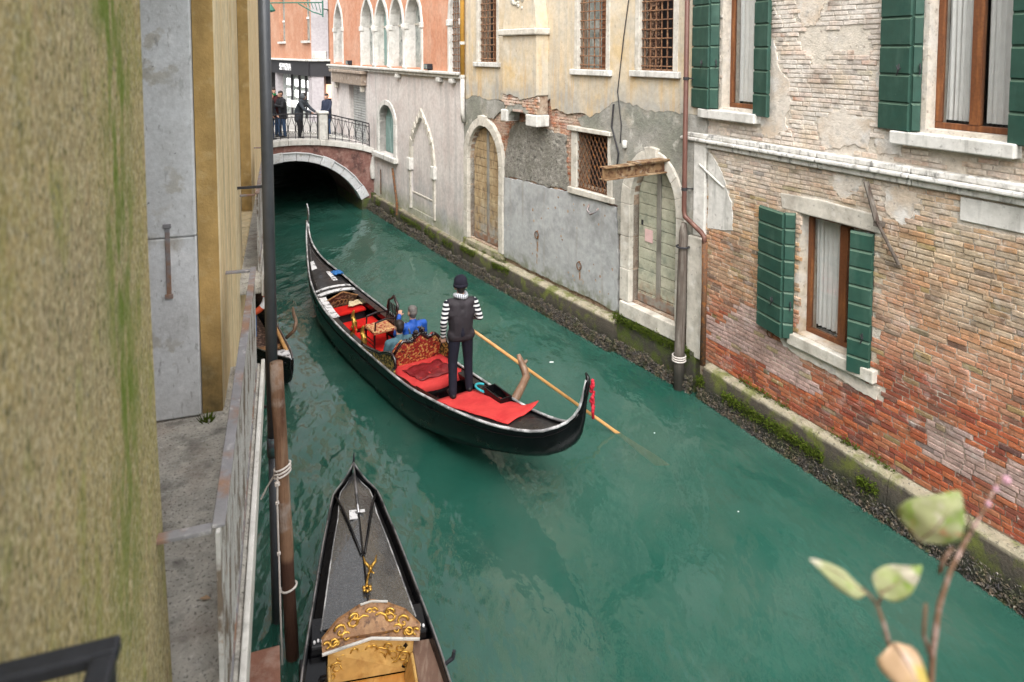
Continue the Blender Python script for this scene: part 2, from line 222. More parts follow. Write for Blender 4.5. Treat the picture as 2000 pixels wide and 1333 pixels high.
# striped cloth and checked scarf: real dyed patterns along z / round the neck
def pattern(name, c1, c2, freq, axis=2, freq2=0, thr=0.):
    m, t, nd, lk = _new(name); b = nd['Principled BSDF']; b.inputs['Roughness'].default_value = .9; b.inputs['Specular IOR Level'].default_value = .15
    tc = nd.new('ShaderNodeTexCoord'); sp = nd.new('ShaderNodeSeparateXYZ'); lk.new(tc.outputs['Object'], sp.inputs[0])
    def wave(o, fr):
        a = nd.new('ShaderNodeMath'); a.operation = 'MULTIPLY'; a.inputs[1].default_value = fr; lk.new(o, a.inputs[0])
        s = nd.new('ShaderNodeMath'); s.operation = 'SINE'; lk.new(a.outputs[0], s.inputs[0])
        g = nd.new('ShaderNodeMath'); g.operation = 'GREATER_THAN'; g.inputs[1].default_value = thr; lk.new(s.outputs[0], g.inputs[0]); return g.outputs[0]
    k = wave(sp.outputs[axis], freq)
    if freq2:
        at = nd.new('ShaderNodeMath'); at.operation = 'ARCTAN2'; lk.new(sp.outputs[1], at.inputs[0]); lk.new(sp.outputs[0], at.inputs[1])
        k2 = wave(at.outputs[0], freq2); mx = nd.new('ShaderNodeMath'); mx.operation = 'MAXIMUM'; lk.new(_mul(nd, lk, k, .35), mx.inputs[0]); lk.new(k2, mx.inputs[1]); k = mx.outputs[0]
    lk.new(_mix(nd, lk, k, c1, c2), b.inputs['Base Color'])
pattern('stripe_shirt', (.62, .62, .62), (.012, .012, .018), 2 * math.pi / .062)
pattern('check_scarf', (.02, .025, .05), (.58, .60, .64), 2 * math.pi / .03, freq2=22)

# water: murky teal body under a clear rippled surface
m, t, nd, lk = _new('water'); b = nd['Principled BSDF']
g = nd.new('ShaderNodeNewGeometry'); pos = g.outputs['Position']
k = _ramp(nd, lk, _noise(nd, lk, pos, .32, 4), .36, .66)
col = _mix(nd, lk, k, (.012, .074, .053), (.032, .102, .076))
k2 = _ramp(nd, lk, _noise(nd, lk, pos, .9, 8, (1, .55, 1), .68, 5.), .46, .66)
col = _mix(nd, lk, _mul(nd, lk, k2, .45), col, (.072, .122, .096))
lk.new(col, b.inputs['Base Color']); b.inputs['Roughness'].default_value = .035; b.inputs['IOR'].default_value = 1.6
mp = nd.new('ShaderNodeMapping'); mp.inputs['Rotation'].default_value = (0, 0, R(28)); mp.inputs['Scale'].default_value = (1.5, .8, 1); lk.new(pos, mp.inputs[0])
n1 = _noise(nd, lk, mp.outputs[0], 1.05, 3, (1, 1, 1), .45); n2 = _noise(nd, lk, mp.outputs[0], 6.5, 3, (1, 1, 1), .5, 9.)
ad = nd.new('ShaderNodeMath'); ad.operation = 'MULTIPLY_ADD'; lk.new(n2, ad.inputs[0]); ad.inputs[1].default_value = .085; lk.new(n1, ad.inputs[2])
bp = nd.new('ShaderNodeBump'); bp.inputs['Strength'].default_value = .7; bp.inputs['Distance'].default_value = .24; lk.new(ad.outputs[0], bp.inputs['Height']); lk.new(bp.outputs[0], b.inputs['Normal'])
calm = nd.new('ShaderNodeMapRange'); calm.inputs[1].default_value = .38; calm.inputs[2].default_value = .62; calm.inputs[3].default_value = .14; calm.inputs[4].default_value = .85; lk.new(_noise(nd, lk, pos, .35, 3, (1, 1, 1), .5, 15.), calm.inputs[0]); 
vd = nd.new('ShaderNodeVectorMath'); vd.operation = 'DISTANCE'; vd.inputs[1].default_value = (-2.0, 6.6, 0); lk.new(pos, vd.inputs[0])
chop = nd.new('ShaderNodeMapRange'); chop.inputs[1].default_value = 3.2; chop.inputs[2].default_value = .6; chop.inputs[3].default_value = 0.; chop.inputs[4].default_value = 1.; lk.new(vd.outputs['Value'], chop.inputs[0])
mxx = nd.new('ShaderNodeMath'); mxx.operation = 'MAXIMUM'; lk.new(calm.outputs[0], mxx.inputs[0]); lk.new(chop.outputs[0], mxx.inputs[1]); lk.new(mxx.outputs[0], bp.inputs['Strength'])
tr = nd.new('ShaderNodeBsdfTransparent'); mx = nd.new('ShaderNodeMixShader'); mx.inputs[0].default_value = .22
lk.new(b.outputs[0], mx.inputs[1]); lk.new(tr.outputs[0], mx.inputs[2]); lk.new(mx.outputs[0], nd['Material Output'].inputs[0])
mat('canal_bed', (.030, .135, .105), rough=.95)
# window glass: thin pane, clear with mirror-like reflection
m, t, nd, lk = _new('glass'); gl_ = nd.new('ShaderNodeBsdfGlossy'); gl_.inputs['Roughness'].default_value = .03; gl_.inputs['Color'].default_value = (.9, .92, .95, 1)
tr = nd.new('ShaderNodeBsdfTransparent'); tr.inputs[0].default_value = (.95, .955, .95, 1); lw = nd.new('ShaderNodeLayerWeight'); lw.inputs[0].default_value = .5; pw = nd.new('ShaderNodeMath'); pw.operation = 'POWER'; pw.inputs[1].default_value = 4.; lk.new(lw.outputs['Facing'], pw.inputs[0]); fr = nd.new('ShaderNodeMath'); fr.operation = 'MULTIPLY_ADD'; fr.inputs[1].default_value = .7; fr.inputs[2].default_value = .05; lk.new(pw.outputs[0], fr.inputs[0])
mx = nd.new('ShaderNodeMixShader'); lk.new(fr.outputs[0], mx.inputs[0]); lk.new(tr.outputs[0], mx.inputs[1]); lk.new(gl_.outputs[0], mx.inputs[2]); lk.new(mx.outputs[0], nd['Material Output'].inputs[0])

# ------------------------------------------------------------------ mesh helpers
class MB:
    def __init__(s): s.v = []; s.f = []; s.m = []; s.c = []
    def add(s, vs, fs, mi=0, col=None):
        k = len(s.v); s.v += [tuple(v) for v in vs]
        for f in fs: s.f.append(tuple(i + k for i in f)); s.m.append(mi); s.c.append(col)
        return s
    def box(s, x0, x1, y0, y1, z0, z1, mi=0, col=None):
        return s.add([(x0, y0, z0), (x1, y0, z0), (x1, y1, z0), (x0, y1, z0), (x0, y0, z1), (x1, y0, z1), (x1, y1, z1), (x0, y1, z1)],
                     [(0, 3, 2, 1), (4, 5, 6, 7), (0, 1, 5, 4), (1, 2, 6, 5), (2, 3, 7, 6), (3, 0, 4, 7)], mi, col)
    def hexa(s, p, mi=0): return s.add(p, [(0, 3, 2, 1), (4, 5, 6, 7), (0, 1, 5, 4), (1, 2, 6, 5), (2, 3, 7, 6), (3, 0, 4, 7)], mi)
    def bar(s, a, b, w, h=None, mi=0):
        a = Vector(a); b = Vector(b); h = h or w; d = (b - a).normalized(); up = Vector((0, 0, 1)) if abs(d.z) < .9 else Vector((0, 1, 0))
        r = d.cross(up).normalized() * w / 2; u = r.cross(d).normalized() * h / 2
        return s.hexa([a - r - u, a + r - u, a + r + u, a - r + u, b - r - u, b + r - u, b + r + u, b - r + u], mi)
    def tube(s, path, rad, n=8, mi=0, cap=True):
        P = [Vector(p) for p in path]; N = len(P); rr = rad if isinstance(rad, (list, tuple)) else [rad] * N
        rings = []; ref = None
        for i in range(N):
            d = (P[min(i + 1, N - 1)] - P[max(i - 1, 0)]).normalized()
            if ref is None: ref = Vector((0, 0, 1)) if abs(d.z) < .9 else Vector((1, 0, 0))
            a = (ref - d * ref.dot(d)).normalized(); ref = a; b_ = d.cross(a)
            rings.append([P[i] + (a * math.cos(2 * math.pi * k / n) + b_ * math.sin(2 * math.pi * k / n)) * rr[i] for k in range(n)])
        vs = [v for r in rings for v in r]; fs = []
        for i in range(N - 1):
            for k in range(n): fs.append((i * n + k, i * n + (k + 1) % n, (i + 1) * n + (k + 1) % n, (i + 1) * n + k))
        if cap: fs.append(tuple(range(n - 1, -1, -1))); fs.append(tuple((N - 1) * n + k for k in range(n)))
        return s.add(vs, fs, mi)
    def lathe(s, prof, n=12, o=(0, 0, 0), mi=0, cap=True):
        vs = []; fs = []
        for r, z in prof: vs += [(o[0] + r * math.cos(2 * math.pi * k / n), o[1] + r * math.sin(2 * math.pi * k / n), o[2] + z) for k in range(n)]
        for i in range(len(prof) - 1):
            for k in range(n): fs.append((i * n + k, i * n + (k + 1) % n, (i + 1) * n + (k + 1) % n, (i + 1) * n + k))
        if cap: fs.append(tuple(range(n - 1, -1, -1))); fs.append(tuple((len(prof) - 1) * n + k for k in range(n)))
        return s.add(vs, fs, mi)
    def ball(s, c, r, n=10, mi=0):
        r = r if isinstance(r, (tuple, list)) else (r, r, r); k = n // 2; vs = [(c[0], c[1], c[2] - r[2])]; fs = []
        for i in range(1, k):
            a = -math.pi / 2 + math.pi * i / k
            vs += [(c[0] + r[0] * math.cos(a) * math.cos(2 * math.pi * j / n), c[1] + r[1] * math.cos(a) * math.sin(2 * math.pi * j / n), c[2] + r[2] * math.sin(a)) for j in range(n)]
        vs.append((c[0], c[1], c[2] + r[2])); T = len(vs) - 1
        for j in range(n):
            fs.append((0, 1 + (j + 1) % n, 1 + j)); fs.append((T, T - n + j, T - n + (j + 1) % n))
            for i in range(k - 2): fs.append((1 + i * n + j, 1 + i * n + (j + 1) % n, 1 + (i + 1) * n + (j + 1) % n, 1 + (i + 1) * n + j))
        return s.add(vs, fs, mi)
    def prism(s, poly, y0, y1, mi=0):
        """outline of (x, z) points extruded from y0 to y1"""
        n = len(poly); vs = [(x, y0, z) for x, z in poly] + [(x, y1, z) for x, z in poly]
        return s.add(vs, [tuple(range(n)), tuple(range(2 * n - 1, n - 1, -1))] + [(i, i + n, (i + 1) % n + n, (i + 1) % n) for i in range(n)], mi)
    def flat(s, poly, z0, z1, mi=0):
        n = len(poly); vs = [(x, y, z0) for x, y in poly] + [(x, y, z1) for x, y in poly]
        return s.add(vs, [tuple(range(n - 1, -1, -1)), tuple(range(n, 2 * n))] + [(i, (i + 1) % n, (i + 1) % n + n, i + n) for i in range(n)], mi)
    def slab(s, outer, holes, y0, y1, mi=0):
        """wall slab of (x, z) outline with holes, from y0 (back) to y1 (front)"""
        pts = []; ed = []
        for ring in [outer] + list(holes):
            k = len(pts); n = len(ring); pts += [Vector(p) for p in ring]; ed += [(k + i, k + (i + 1) % n) for i in range(n)]
        vv, _, tt, *_r = delaunay_2d_cdt(pts, ed, [], 0, 1e-5)
        keep = []
        for tri in tt:
            c = (vv[tri[0]] + vv[tri[1]] + vv[tri[2]]) / 3
            if inpoly(c, outer) and not any(inpoly(c, h) for h in holes): keep.append(tuple(tri))
        cnt = {}
        for tri in keep:
            for i in range(len(tri)):
                a, b_ = tri[i], tri[(i + 1) % len(tri)]; cnt[(a, b_)] = cnt.get((a, b_), 0) + 1
        n = len(vv); vs = [(p.x, y1, p.y) for p in vv] + [(p.x, y0, p.y) for p in vv]
        fs = [tuple(reversed(t_)) for t_ in keep] + [tuple(i + n for i in t_) for t_ in keep]
        for (a, b_) in cnt:
            if (b_, a) not in cnt: fs.append((a, b_, b_ + n, a + n))
        return s.add(vs, fs, mi)
    def grid(s, P, mi=0, closed=False):
        nr = len(P); nc = len(P[0]); vs = [p for r in P for p in r]; fs = []
        for i in range(nr - 1):
            for j in range(nc if closed else nc - 1): fs.append((i * nc + j, i * nc + (j + 1) % nc, (i + 1) * nc + (j + 1) % nc, (i + 1) * nc + j))
        return s.add(vs, fs, mi)
    def mesh(s, name, mats, smooth=False, fix=True):
        me = bpy.data.meshes.new(name); me.from_pydata(s.v, [], s.f)
        for m_ in (mats if isinstance(mats, (list, tuple)) else [mats]): me.materials.append(MATS[m_])
        me.polygons.foreach_set('material_index', s.m)
        if any(c is not None for c in s.c):
            at = me.color_attributes.new('bcol', 'FLOAT_COLOR', 'CORNER'); arr = []
            for p in me.polygons: arr += list((*(s.c[p.index] or (.4, .3, .2)), 1)) * p.loop_total
            at.data.foreach_set('color', arr)
        if fix:
            bm = bmesh.new(); bm.from_mesh(me); bmesh.ops.recalc_face_normals(bm, faces=bm.faces); bm.to_mesh(me); bm.free()
        if smooth: me.polygons.foreach_set('use_smooth', [True] * len(me.polygons))
        me.update(); return me
    def build(s, name, mats, parent=None, smooth=False, bevel=0, loc=None, rz=None, fix=True, sub=0, solid=0, label=None):
        o = bpy.data.objects.new(name, s.mesh(name, mats, smooth, fix)); COL.objects.link(o)
        if parent is not None: o.parent = parent
        if loc: o.location = loc
        if rz is not None: o.rotation_euler.z = rz
        if solid: mo = o.modifiers.new('solid', 'SOLIDIFY'); mo.thickness = solid; mo.offset = 0
        if bevel: mo = o.modifiers.new('bevel', 'BEVEL'); mo.width = bevel; mo.segments = 2; mo.limit_method = 'ANGLE'; mo.angle_limit = R(40)
        if sub: mo = o.modifiers.new('sub', 'SUBSURF'); mo.levels = sub; mo.render_levels = sub
        if label: o['label'] = label
        return o
def inpoly(p, poly):
    x, y = p[0], p[1]; r = False; n = len(poly); j = n - 1
    for i in range(n):
        xi, yi = poly[i]; xj, yj = poly[j]
        if (yi > y) != (yj > y) and x < (xj - xi) * (y - yi) / (yj - yi) + xi: r = not r
        j = i
    return r
def tag(o, label, cat, group=None):
    o['label'] = label; o['category'] = cat
    if group: o['group'] = group
    return o
def thing(name, label, cat, loc=(0, 0, 0), rz=0., group=None):
    o = bpy.data.objects.new(name, None); COL.objects.link(o); o.location = loc; o.rotation_euler.z = rz; o.empty_display_size = .2
    return tag(o, label, cat, group)
def struct(o): o['kind'] = 'structure'; return o
def stuff(o): o['kind'] = 'stuff'; return o
def inst(name, me, parent, loc, scale=(1, 1, 1), rot=(0, 0, 0), color=None):
    o = bpy.data.objects.new(name, me); COL.objects.link(o); o.parent = parent; o.location = loc; o.scale = scale; o.rotation_euler = rot
    if color: o.color = (*color, 1)
    return o
def rect(x0, x1, z0, z1): return [(x0, z0), (x1, z0), (x1, z1), (x0, z1)]
def ragged(pts, amp=.06, step=.12, seed=0, closed=True):
    rnd = random.Random(seed); out = []; n = len(pts)
    for i in range(n if closed else n - 1):
        a = Vector(pts[i]); b = Vector(pts[(i + 1) % n]); L = (b - a).length; k = max(1, int(L / step)); nrm = Vector((-(b - a).y, (b - a).x)); nrm = nrm / max(nrm.length, 1e-6)
        for j in range(k):
            p = a + (b - a) * (j / k)
            d = noise.noise((p.x * 2.1 + seed, p.y * 2.1, seed * .7)) * amp * 1.6 + rnd.uniform(-.5, .5) * amp if j else 0
            q = p + nrm * d; out.append((q.x, q.y))
    if not closed: out.append(tuple(pts[-1]))
    return out
def arch(x0, x1, z0, zs, za, kind='round', n=14):
    """closed outline: jambs from z0 to the springing zs, arch up to za"""
    c = (x0 + x1) / 2; h = (x1 - x0) / 2; out = [(x0, z0), (x1, z0)]; r = za - zs
    for i in range(n + 1):
        t = i / n
        if kind == 'round': a = math.pi * t; out.append((c + h * math.cos(a), zs + r * math.sin(a)))
        else:
            u = abs(2 * t - 1)          # 1 at springings, 0 at the apex
            if kind == 'gothic': z = zs + r * (1 - u ** 2.0) ** .72 if u < 1 else zs
            else: z = zs + r * (.80 * math.sqrt(max(0, 1 - u * u)) + .20 * (1 - u) ** 3)
            out.append((c + h * (1 - 2 * t), z))
    return out
def curve_of(x0, x1, zs, za, kind, n): return arch(x0, x1, 0, zs, za, kind, n)[2:]
def house_frame(ox, oy, ux, uy): return (ox, oy, 0), math.atan2(uy, ux)
def pj(p):
    d = Vector(p) - Vector((0, 0, CAM_H)); c, s_ = math.cos(PITCH), math.sin(PITCH); w = d.y * c - d.z * s_
    if w < .1: return None
    return 1000 + FPX * d.x / w, 99 + FPX * math.tan(PITCH) - FPX * (d.y * s_ + d.z * c) / w, w
# ------------------------------------------------------------------ water and canal bed
w = MB(); w.add([(-60, -12, 0), (40, -12, 0), (40, 60, 0), (-60, 60, 0)], [(0, 1, 2, 3)]); struct(w.build('canal_water', 'water', fix=False))
w = MB(); w.add([(-60, -12, -.55), (40, -12, -.55), (40, 60, -.55), (-60, 60, -.55)], [(0, 1, 2, 3)]); struct(w.build('canal_bed', 'canal_bed', fix=False))

# facade frames: local x runs along the wall away from the camera, y out over the canal, z up
LB_, RB_ = house_frame(3.39, 11.24, -.43959, .89820)
LM_, RM_ = house_frame(3.39, 11.24, -.53456, .84513)
LP_, RP_ = house_frame(-1.55, 19.05, -.50030, .86585)
brick_house = thing('brick_house', 'weathered brick house with dark green shutters on the right bank', 'house', LB_, RB_)
ochre_house = thing('plaster_house', 'crumbling ochre and grey plaster house with two arched water doors', 'house', LM_, RM_)
pink_house = thing('gothic_house', 'gothic house with orange upper storey and pale lower wall beside the bridge', 'house', LP_, RP_)
TOP = 10.5
def W(loc, rz, x, y, z): c, s = math.cos(rz), math.sin(rz); return (loc[0] + c * x - s * y, loc[1] + s * x + c * y, z)
def nz(x, z, s=1., k=0.): return noise.noise((x * s + k, z * s - k, k * 1.3))

# ------------------------------------------------------------------ bricks
BRK = []
for i in range(6):
    rnd = random.Random(40 + i); m_ = MB(); j = lambda a=.05: rnd.uniform(-a, a)
    back = [(-.5, -1, -.5), (.5, -1, -.5), (.5, -1, .5), (-.5, -1, .5)]
    mid = [(-.5 + j(.02), -.12, -.5 + j(.08)), (.5 + j(.02), -.12, -.5 + j(.08)), (.5 + j(.02), -.12, .5 + j(.08)), (-.5 + j(.02), -.12, .5 + j(.08))]
    fr = [(-.46 + j(.03), j(.05), -.36 + j(.1)), (.46 + j(.03), j(.05), -.36 + j(.1)), (.46 + j(.03), j(.05), .36 + j(.1)), (-.46 + j(.03), j(.05), .36 + j(.1))]
    fs = [(8, 9, 10, 11)] + [(a, (a + 1) % 4, (a + 1) % 4 + 4, a + 4) for a in range(4)] + [(a + 4, (a + 1) % 4 + 4, (a + 1) % 4 + 8, a + 8) for a in range(4)]
    m_.add(back + mid + fr, fs); BRK.append((m_.mesh('brick', 'brick_single'), back + mid + fr, fs))
def lay_bricks(parent, loc, rz, x0, x1, z0, z1, ok, colour, front, limit, course=.066, length=.222, seed=1, proud=.008, area_min=0):
    rnd = random.Random(seed); items = []; row = 0; z = z0
    while z < z1:
        x = x0 - (row % 2) * length * .5 - rnd.uniform(0, .03); k = 0
        while x < x1:
            L = length * rnd.choice([1, 1, 1, .97, 1.04, .52]); c = (x + L / 2, z + course / 2)
            sag = .012 * noise.noise((c[0] * .6, z * .5, seed)); ja = rnd.random()
            if ok(c[0], c[1]):
                p = pj(W(loc, rz, c[0], front, c[1])); ar = 0
                if p and -60 < p[0] < 2060 and -60 < p[1] < 1390:
                    q = pj(W(loc, rz, c[0] + L / 2, front, c[1])); q2 = pj(W(loc, rz, c[0], front, c[1] + course)); ar = abs(q[0] - p[0]) * abs(q2[1] - p[1]) if q and q2 else 0
                items.append((ar, c[0], c[1] + sag, L - .012 - rnd.uniform(0, .006), course - .010 - rnd.uniform(0, .006), front + rnd.uniform(-proud, proud), colour(c[0], c[1], rnd), rnd.randrange(6), rnd.uniform(-.012, .012)))
            x += L
        z += course; row += 1
    items.sort(key=lambda t_: -t_[0]); mass = MB()
    for i, (ar, x, z, L, h, f, col, k, tl) in enumerate(items):
        if i < limit: inst('brick', BRK[k][0], parent, (x, f, z), (L, .022, h), (0, tl, 0), col)
        else: mass.add([(x + v[0] * L, f + v[1] * .022, z + v[2] * h + v[0] * L * tl) for v in BRK[k][1]], BRK[k][2], 0, col)
    if mass.v: stuff(mass.build('brickwork', 'brick_mass', parent, fix=False))
def lerp(a, b, t): t = max(0, min(1, t)); return tuple(a[i] + (b[i] - a[i]) * t for i in range(3))
def brick_colour(x, z, rnd):
    n = nz(x, z, .9, 3.) * 1.1 + nz(x, z, 2.3, 8.) * .5
    red = rnd.choice([(.38, .105, .050), (.44, .14, .065), (.32, .080, .045), (.40, .155, .08), (.25, .075, .05)]); pink = rnd.choice([(.48, .25, .155), (.45, .21, .125), (.50, .31, .21)])
    tan = rnd.choice([(.52, .335, .185), (.49, .285, .15), (.53, .40, .27), (.44, .28, .18), (.40, .31, .21)]); pale = rnd.choice([(.68, .57, .475), (.64, .49, .395), (.70, .63, .555), (.60, .52, .45)])
    zz = z + n * .75 + .18 * (x + 3)
    c = lerp(red, pink, (zz - 1.55) / .7); c = lerp(c, tan, (zz - 2.3) / .8); c = lerp(c, pale, (zz - 3.75) / .9)
    if 1.0 < z < 1.9 and nz(x, z, 1.3, 15.) > .22: c = lerp(c, (.50, .40, .37), .75)
    if z > 4.4 and rnd.random() < .05: c = (.50, .27, .18)
    if rnd.random() < .04: c = lerp(c, (.30, .26, .12), .7)
    if rnd.random() < .05: c = lerp(c, (.09, .08, .075), .6)
    g = rnd.uniform(.86, 1.10); return tuple(v * g for v in c)

# ================================================================== brick house
B = brick_house
w1 = rect(-.84, -.10, 4.97, 7.6); w2 = rect(-4.42, -3.50, 4.97, 7.6); w3 = rect(-2.90, -1.72, 1.80, 3.57)
m_ = MB(); m_.slab(rect(-7.6, .2, .3, TOP), [w1, w2, w3], -.40, -.002); m_.build('wall', 'mortar_pale', B)
m_ = MB(); m_.box(-7.6, .2, -7, -.9, .1, TOP - .05); m_.build('inner_core', 'dark_room', B)
plast = []
def patch(pts, seed, front=.012, m='pale_plaster', amp=.10):
    pl = ragged(ragged(pts, amp, .16, seed), amp * .35, .035, seed + 50); plast.append(pl)
    MB().slab(pl, [h for h in (w1, w2, w3) if False], -.02, front).build('plaster_patch', m, B)
patch([(-1.9, 6.25), (-1.6, 6.4), (-1.5, 7.7), (-2.4, 7.7), (-2.1, 6.7)], 1)
patch([(-1.02, 4.62), (-1.55, 4.7), (-1.48, 5.3), (-1.2, 6.1), (-1.02, 6.1)], 2)
patch([(-2.9, 4.6), (-3.0, 6.2), (-2.75, 7.7), (-3.02, 7.7), (-3.28, 5.3), (-3.22, 4.6)], 3)
patch([(-2.1, 4.55), (-2.75, 4.6), (-2.9, 5.0), (-2.4, 5.15), (-2.0, 4.95)], 4)
patch([(-3.05, 3.85), (-3.3, 3.75), (-3.5, 4.15), (-3.3, 4.2), (-3.05, 4.18)], 5)
patch([(-2.25, 4.05), (-2.6, 4.02), (-2.7, 4.22), (-2.25, 4.22)], 6)
patch([(.16, 2.9), (-.42, 3.0), (-.38, 3.45), (-.15, 3.9), (.16, 4.2)], 7, .02, 'white_stone', .03)
patch([(.1, 4.55), (-.05, 4.6), (-.1, 4.9), (.14, 4.9)], 8)
patch([(-1.3, 1.70), (-1.5, 1.52), (-2.3, 1.46), (-3.0, 1.40), (-3.05, 1.58), (-2.3, 1.60), (-1.5, 1.64)], 9, .022, 'pale_plaster', .05)
patch([(-4.5, 5.5), (-5.6, 5.3), (-5.7, 7.7), (-4.6, 7.7)], 10)
solid = [rect(-.92, .0, 4.7, 7.7), rect(-4.5, -3.36, 4.7, 7.7), rect(-2.92, -1.70, 1.62, 3.85), rect(-14, 1, 4.22, 4.52), rect(-4.7, -3.9, 3.9, 4.3)]
def okb(x, z): return not any(inpoly((x, z), q) for q in solid) and not any(inpoly((x, z), q) for q in plast) and not (z > 4.5 and nz(x, z, 1.6, 5.) > .42)
lay_bricks(B, LB_, RB_, -7.2, .14, .62, 7.6, okb, brick_colour, .012, 300)
# cornice of three mouldings, in stone lengths
for a, b in ((-7.6, -5.2), (-5.19, -3.4), (-3.39, -2.05), (-2.04, -.55), (-.54, .75)):
    m_ = MB(); m_.box(a, b, -.02, .10, 4.42, 4.50); m_.box(a, b, -.02, .145, 4.36, 4.418); m_.box(a, b, -.02, .075, 4.27, 4.358); m_.build('cornice_stone', 'cornice_stone', B, bevel=.018)
def sill(parent, x0, x1, z0, z1, out=.16, mname='white_stone'): MB().box(x0, x1, -.30, out, z0, z1).build('window_sill', mname, parent, bevel=.015)
sill(B, -.95, .30, 4.78, 4.93); sill(B, -4.55, -3.15, 4.76, 4.92); sill(B, -3.0, -1.62, 1.62, 1.79, .10, 'frame_stone')
m_ = MB(); m_.prism([(-2.98, 3.565), (-1.40, 3.565), (-1.36, 3.80), (-2.05, 3.83), (-2.98, 3.80)], -.2, .022); m_.build('lintel', 'frame_stone', B, bevel=.02)
MB().box(-4.62, -3.95, -.02, .03, 3.97, 4.24).build('stone_plaque', 'white_stone', B, bevel=.01)
def casement(parent, x0, x1, z0, z1, depth=-.20, leaves=2, curtain=True):
    f = MB(); t_ = .075
    f.box(x0, x1, depth - .06, depth, z0, z0 + t_); f.box(x0, x1, depth - .06, depth, z1 - t_, z1); f.box(x0, x0 + t_, depth - .06, depth, z0 + t_, z1 - t_); f.box(x1 - t_, x1, depth - .06, depth, z0 + t_, z1 - t_)
    if leaves == 2: c = (x0 + x1) / 2; f.box(c - .06, c + .06, depth - .06, depth + .012, z0 + t_, z1 - t_)
    wf = f.build('window_frame', 'window_wood', parent, bevel=.01)
    edges = [x0 + t_] + ([(x0 + x1) / 2 - .06, (x0 + x1) / 2 + .06] if leaves == 2 else []) + [x1 - t_]
    for i in range(0, len(edges), 2): MB().box(edges[i], edges[i + 1], depth - .035, depth - .029, z0 + t_, z1 - t_).build('glass_pane', 'glass', wf)
    if curtain:
        for i in range(0, len(edges), 2):
            a, b = edges[i] - .03, edges[i + 1] + .03; n = 40; P = []
            for zz in (z0 + .10, (z0 + z1) / 2, z1):
                P.append([(a + (b - a) * k / n * (.97 + .03 * (zz == z1)), depth - .14 + .022 * math.sin(k * 1.05 + i) + .012 * math.sin(k * 2.3 + zz), zz) for k in range(n + 1)])
            MB().grid(P).build('curtain', 'curtain', wf, smooth=True, fix=False)
    MB().box(x0, x1, depth - .45, depth - .44, z0, z1).build('room_back', 'dark_room', wf)
casement(B, -.84, -.10, 4.97, 7.6, -.17, 1); casement(B, -4.42, -3.50, 4.97, 7.6, -.17, 2); casement(B, -2.90, -1.72, 1.80, 3.57, -.18, 2)
def shutter(parent, hinge, width, z0, z1, ang, nb=8, flip=1, mname='shutter_green'):
    """a leaf hinged at (x, y), swung out by ang from the wall's x axis; horizontal bevelled boards on a flat backing"""
    o = bpy.data.objects.new('shutter', None); 
    bk = MB(); bk.box(0, width, -.018, .0, z0, z1)
    o = bk.build('shutter', mname, parent, bevel=.004, loc=(hinge[0], hinge[1], 0), rz=ang)
    h = (z1 - z0) / nb
    for i in range(nb):
        a, b = z0 + i * h + .004, z0 + (i + 1) * h - .004; t_ = .026
        for sd in (1, -1):
            y0, y1 = (.0, .024) if sd > 0 else (-.018, -.042)
            m2 = MB(); m2.add([(.006, y0, a), (width - .006, y0, a), (width - .006, y0, b), (.006, y0, b), (.014, y1, a + .012), (width - .014, y1, a + .012), (width - .014, y1, b - t_), (.014, y1, b - t_)],
                              [(4, 5, 6, 7), (0, 1, 5, 4), (1, 2, 6, 5), (3, 0, 4, 7)]); m2.add([(.006, y0, b), (width - .006, y0, b), (width - .014, y1, b - t_), (.014, y1, b - t_)], [(0, 1, 2, 3)], 1)
            m2.build('shutter_board', [mname, 'shutter_edge'], o)
    k = MB(); zc = z0 + (z1 - z0) * .27; k.tube([(width * .3, .045, zc + .07), (width * .28, .055, zc), (width * .36, .05, zc - .07)], .008, 6); k.tube([(width * .22, .05, zc + .02), (width * .30, .058, zc), (width * .36, .05, zc + .05)], .007, 6); k.build('shutter_latch', 'iron_dark', o)
    return o
PI = math.pi
# each leaf folds in two: one flap stands out from the wall, the other folds back along it
for (xh, z0, z1, wi, wo) in [(-.08, 4.94, 7.7, .15, .50), (-3.47, 4.93, 7.7, .11, .46), (-1.69, 1.70, 3.56, .15, .56)]:
    shutter(B, (xh, .05), wi, z0, z1, R(45), 8); shutter(B, (xh + wi * .707 + .008, .05 + wi * .707), wo, z0 - .01, z1 - .01, -R(9), 8)
shutter(B, (-.86, .05), .36, 4.90, 7.7, PI - R(12), 8); shutter(B, (-4.44, .05), .52, 4.90, 7.7, PI - R(10), 8); shutter(B, (-2.92, .05), .30, 1.66, 3.55, R(14), 8)
# downpipe with its offset, iron stick, tie rod, white corner pier
m_ = MB(); m_.tube([(.52, .22, TOP), (.52, .22, 3.15), (.50, .22, 3.05), (.10, .20, 2.86), (.03, .20, 2.80), (.03, .20, 2.70)], .042, 10); m_.build('downpipe', 'pipe_brown', B, smooth=True)
for z in (3.5, 5.4): m_ = MB(); m_.tube([(.52, .22, z), (.52, .22, z + .05)], .052, 10); m_.bar((.52, .2, z + .025), (.40, -.05, z + .025), .02); m_.build('pipe_bracket', 'iron_dark', B)
m_ = MB(); m_.tube([(.03, .19, 2.72), (.02, .19, 2.0), (.03, .19, .62)], [.05, .045, .05], 10); m_.build('downpipe', 'iron_rust', B, smooth=True, label='rusty dark lower length of downpipe')
m_ = MB(); m_.tube([(-2.82, .10, 4.22), (-3.0, .12, 3.75)], .035, 8); m_.tube([(-3.0, .12, 3.75), (-3.27, .06, 3.26)], .022, 8); m_.box(-3.04, -2.96, -.02, .13, 3.68, 3.74); m_.build('wall_stay', 'old_wood', B, label='brown diagonal wooden stay fixed to the brick wall')
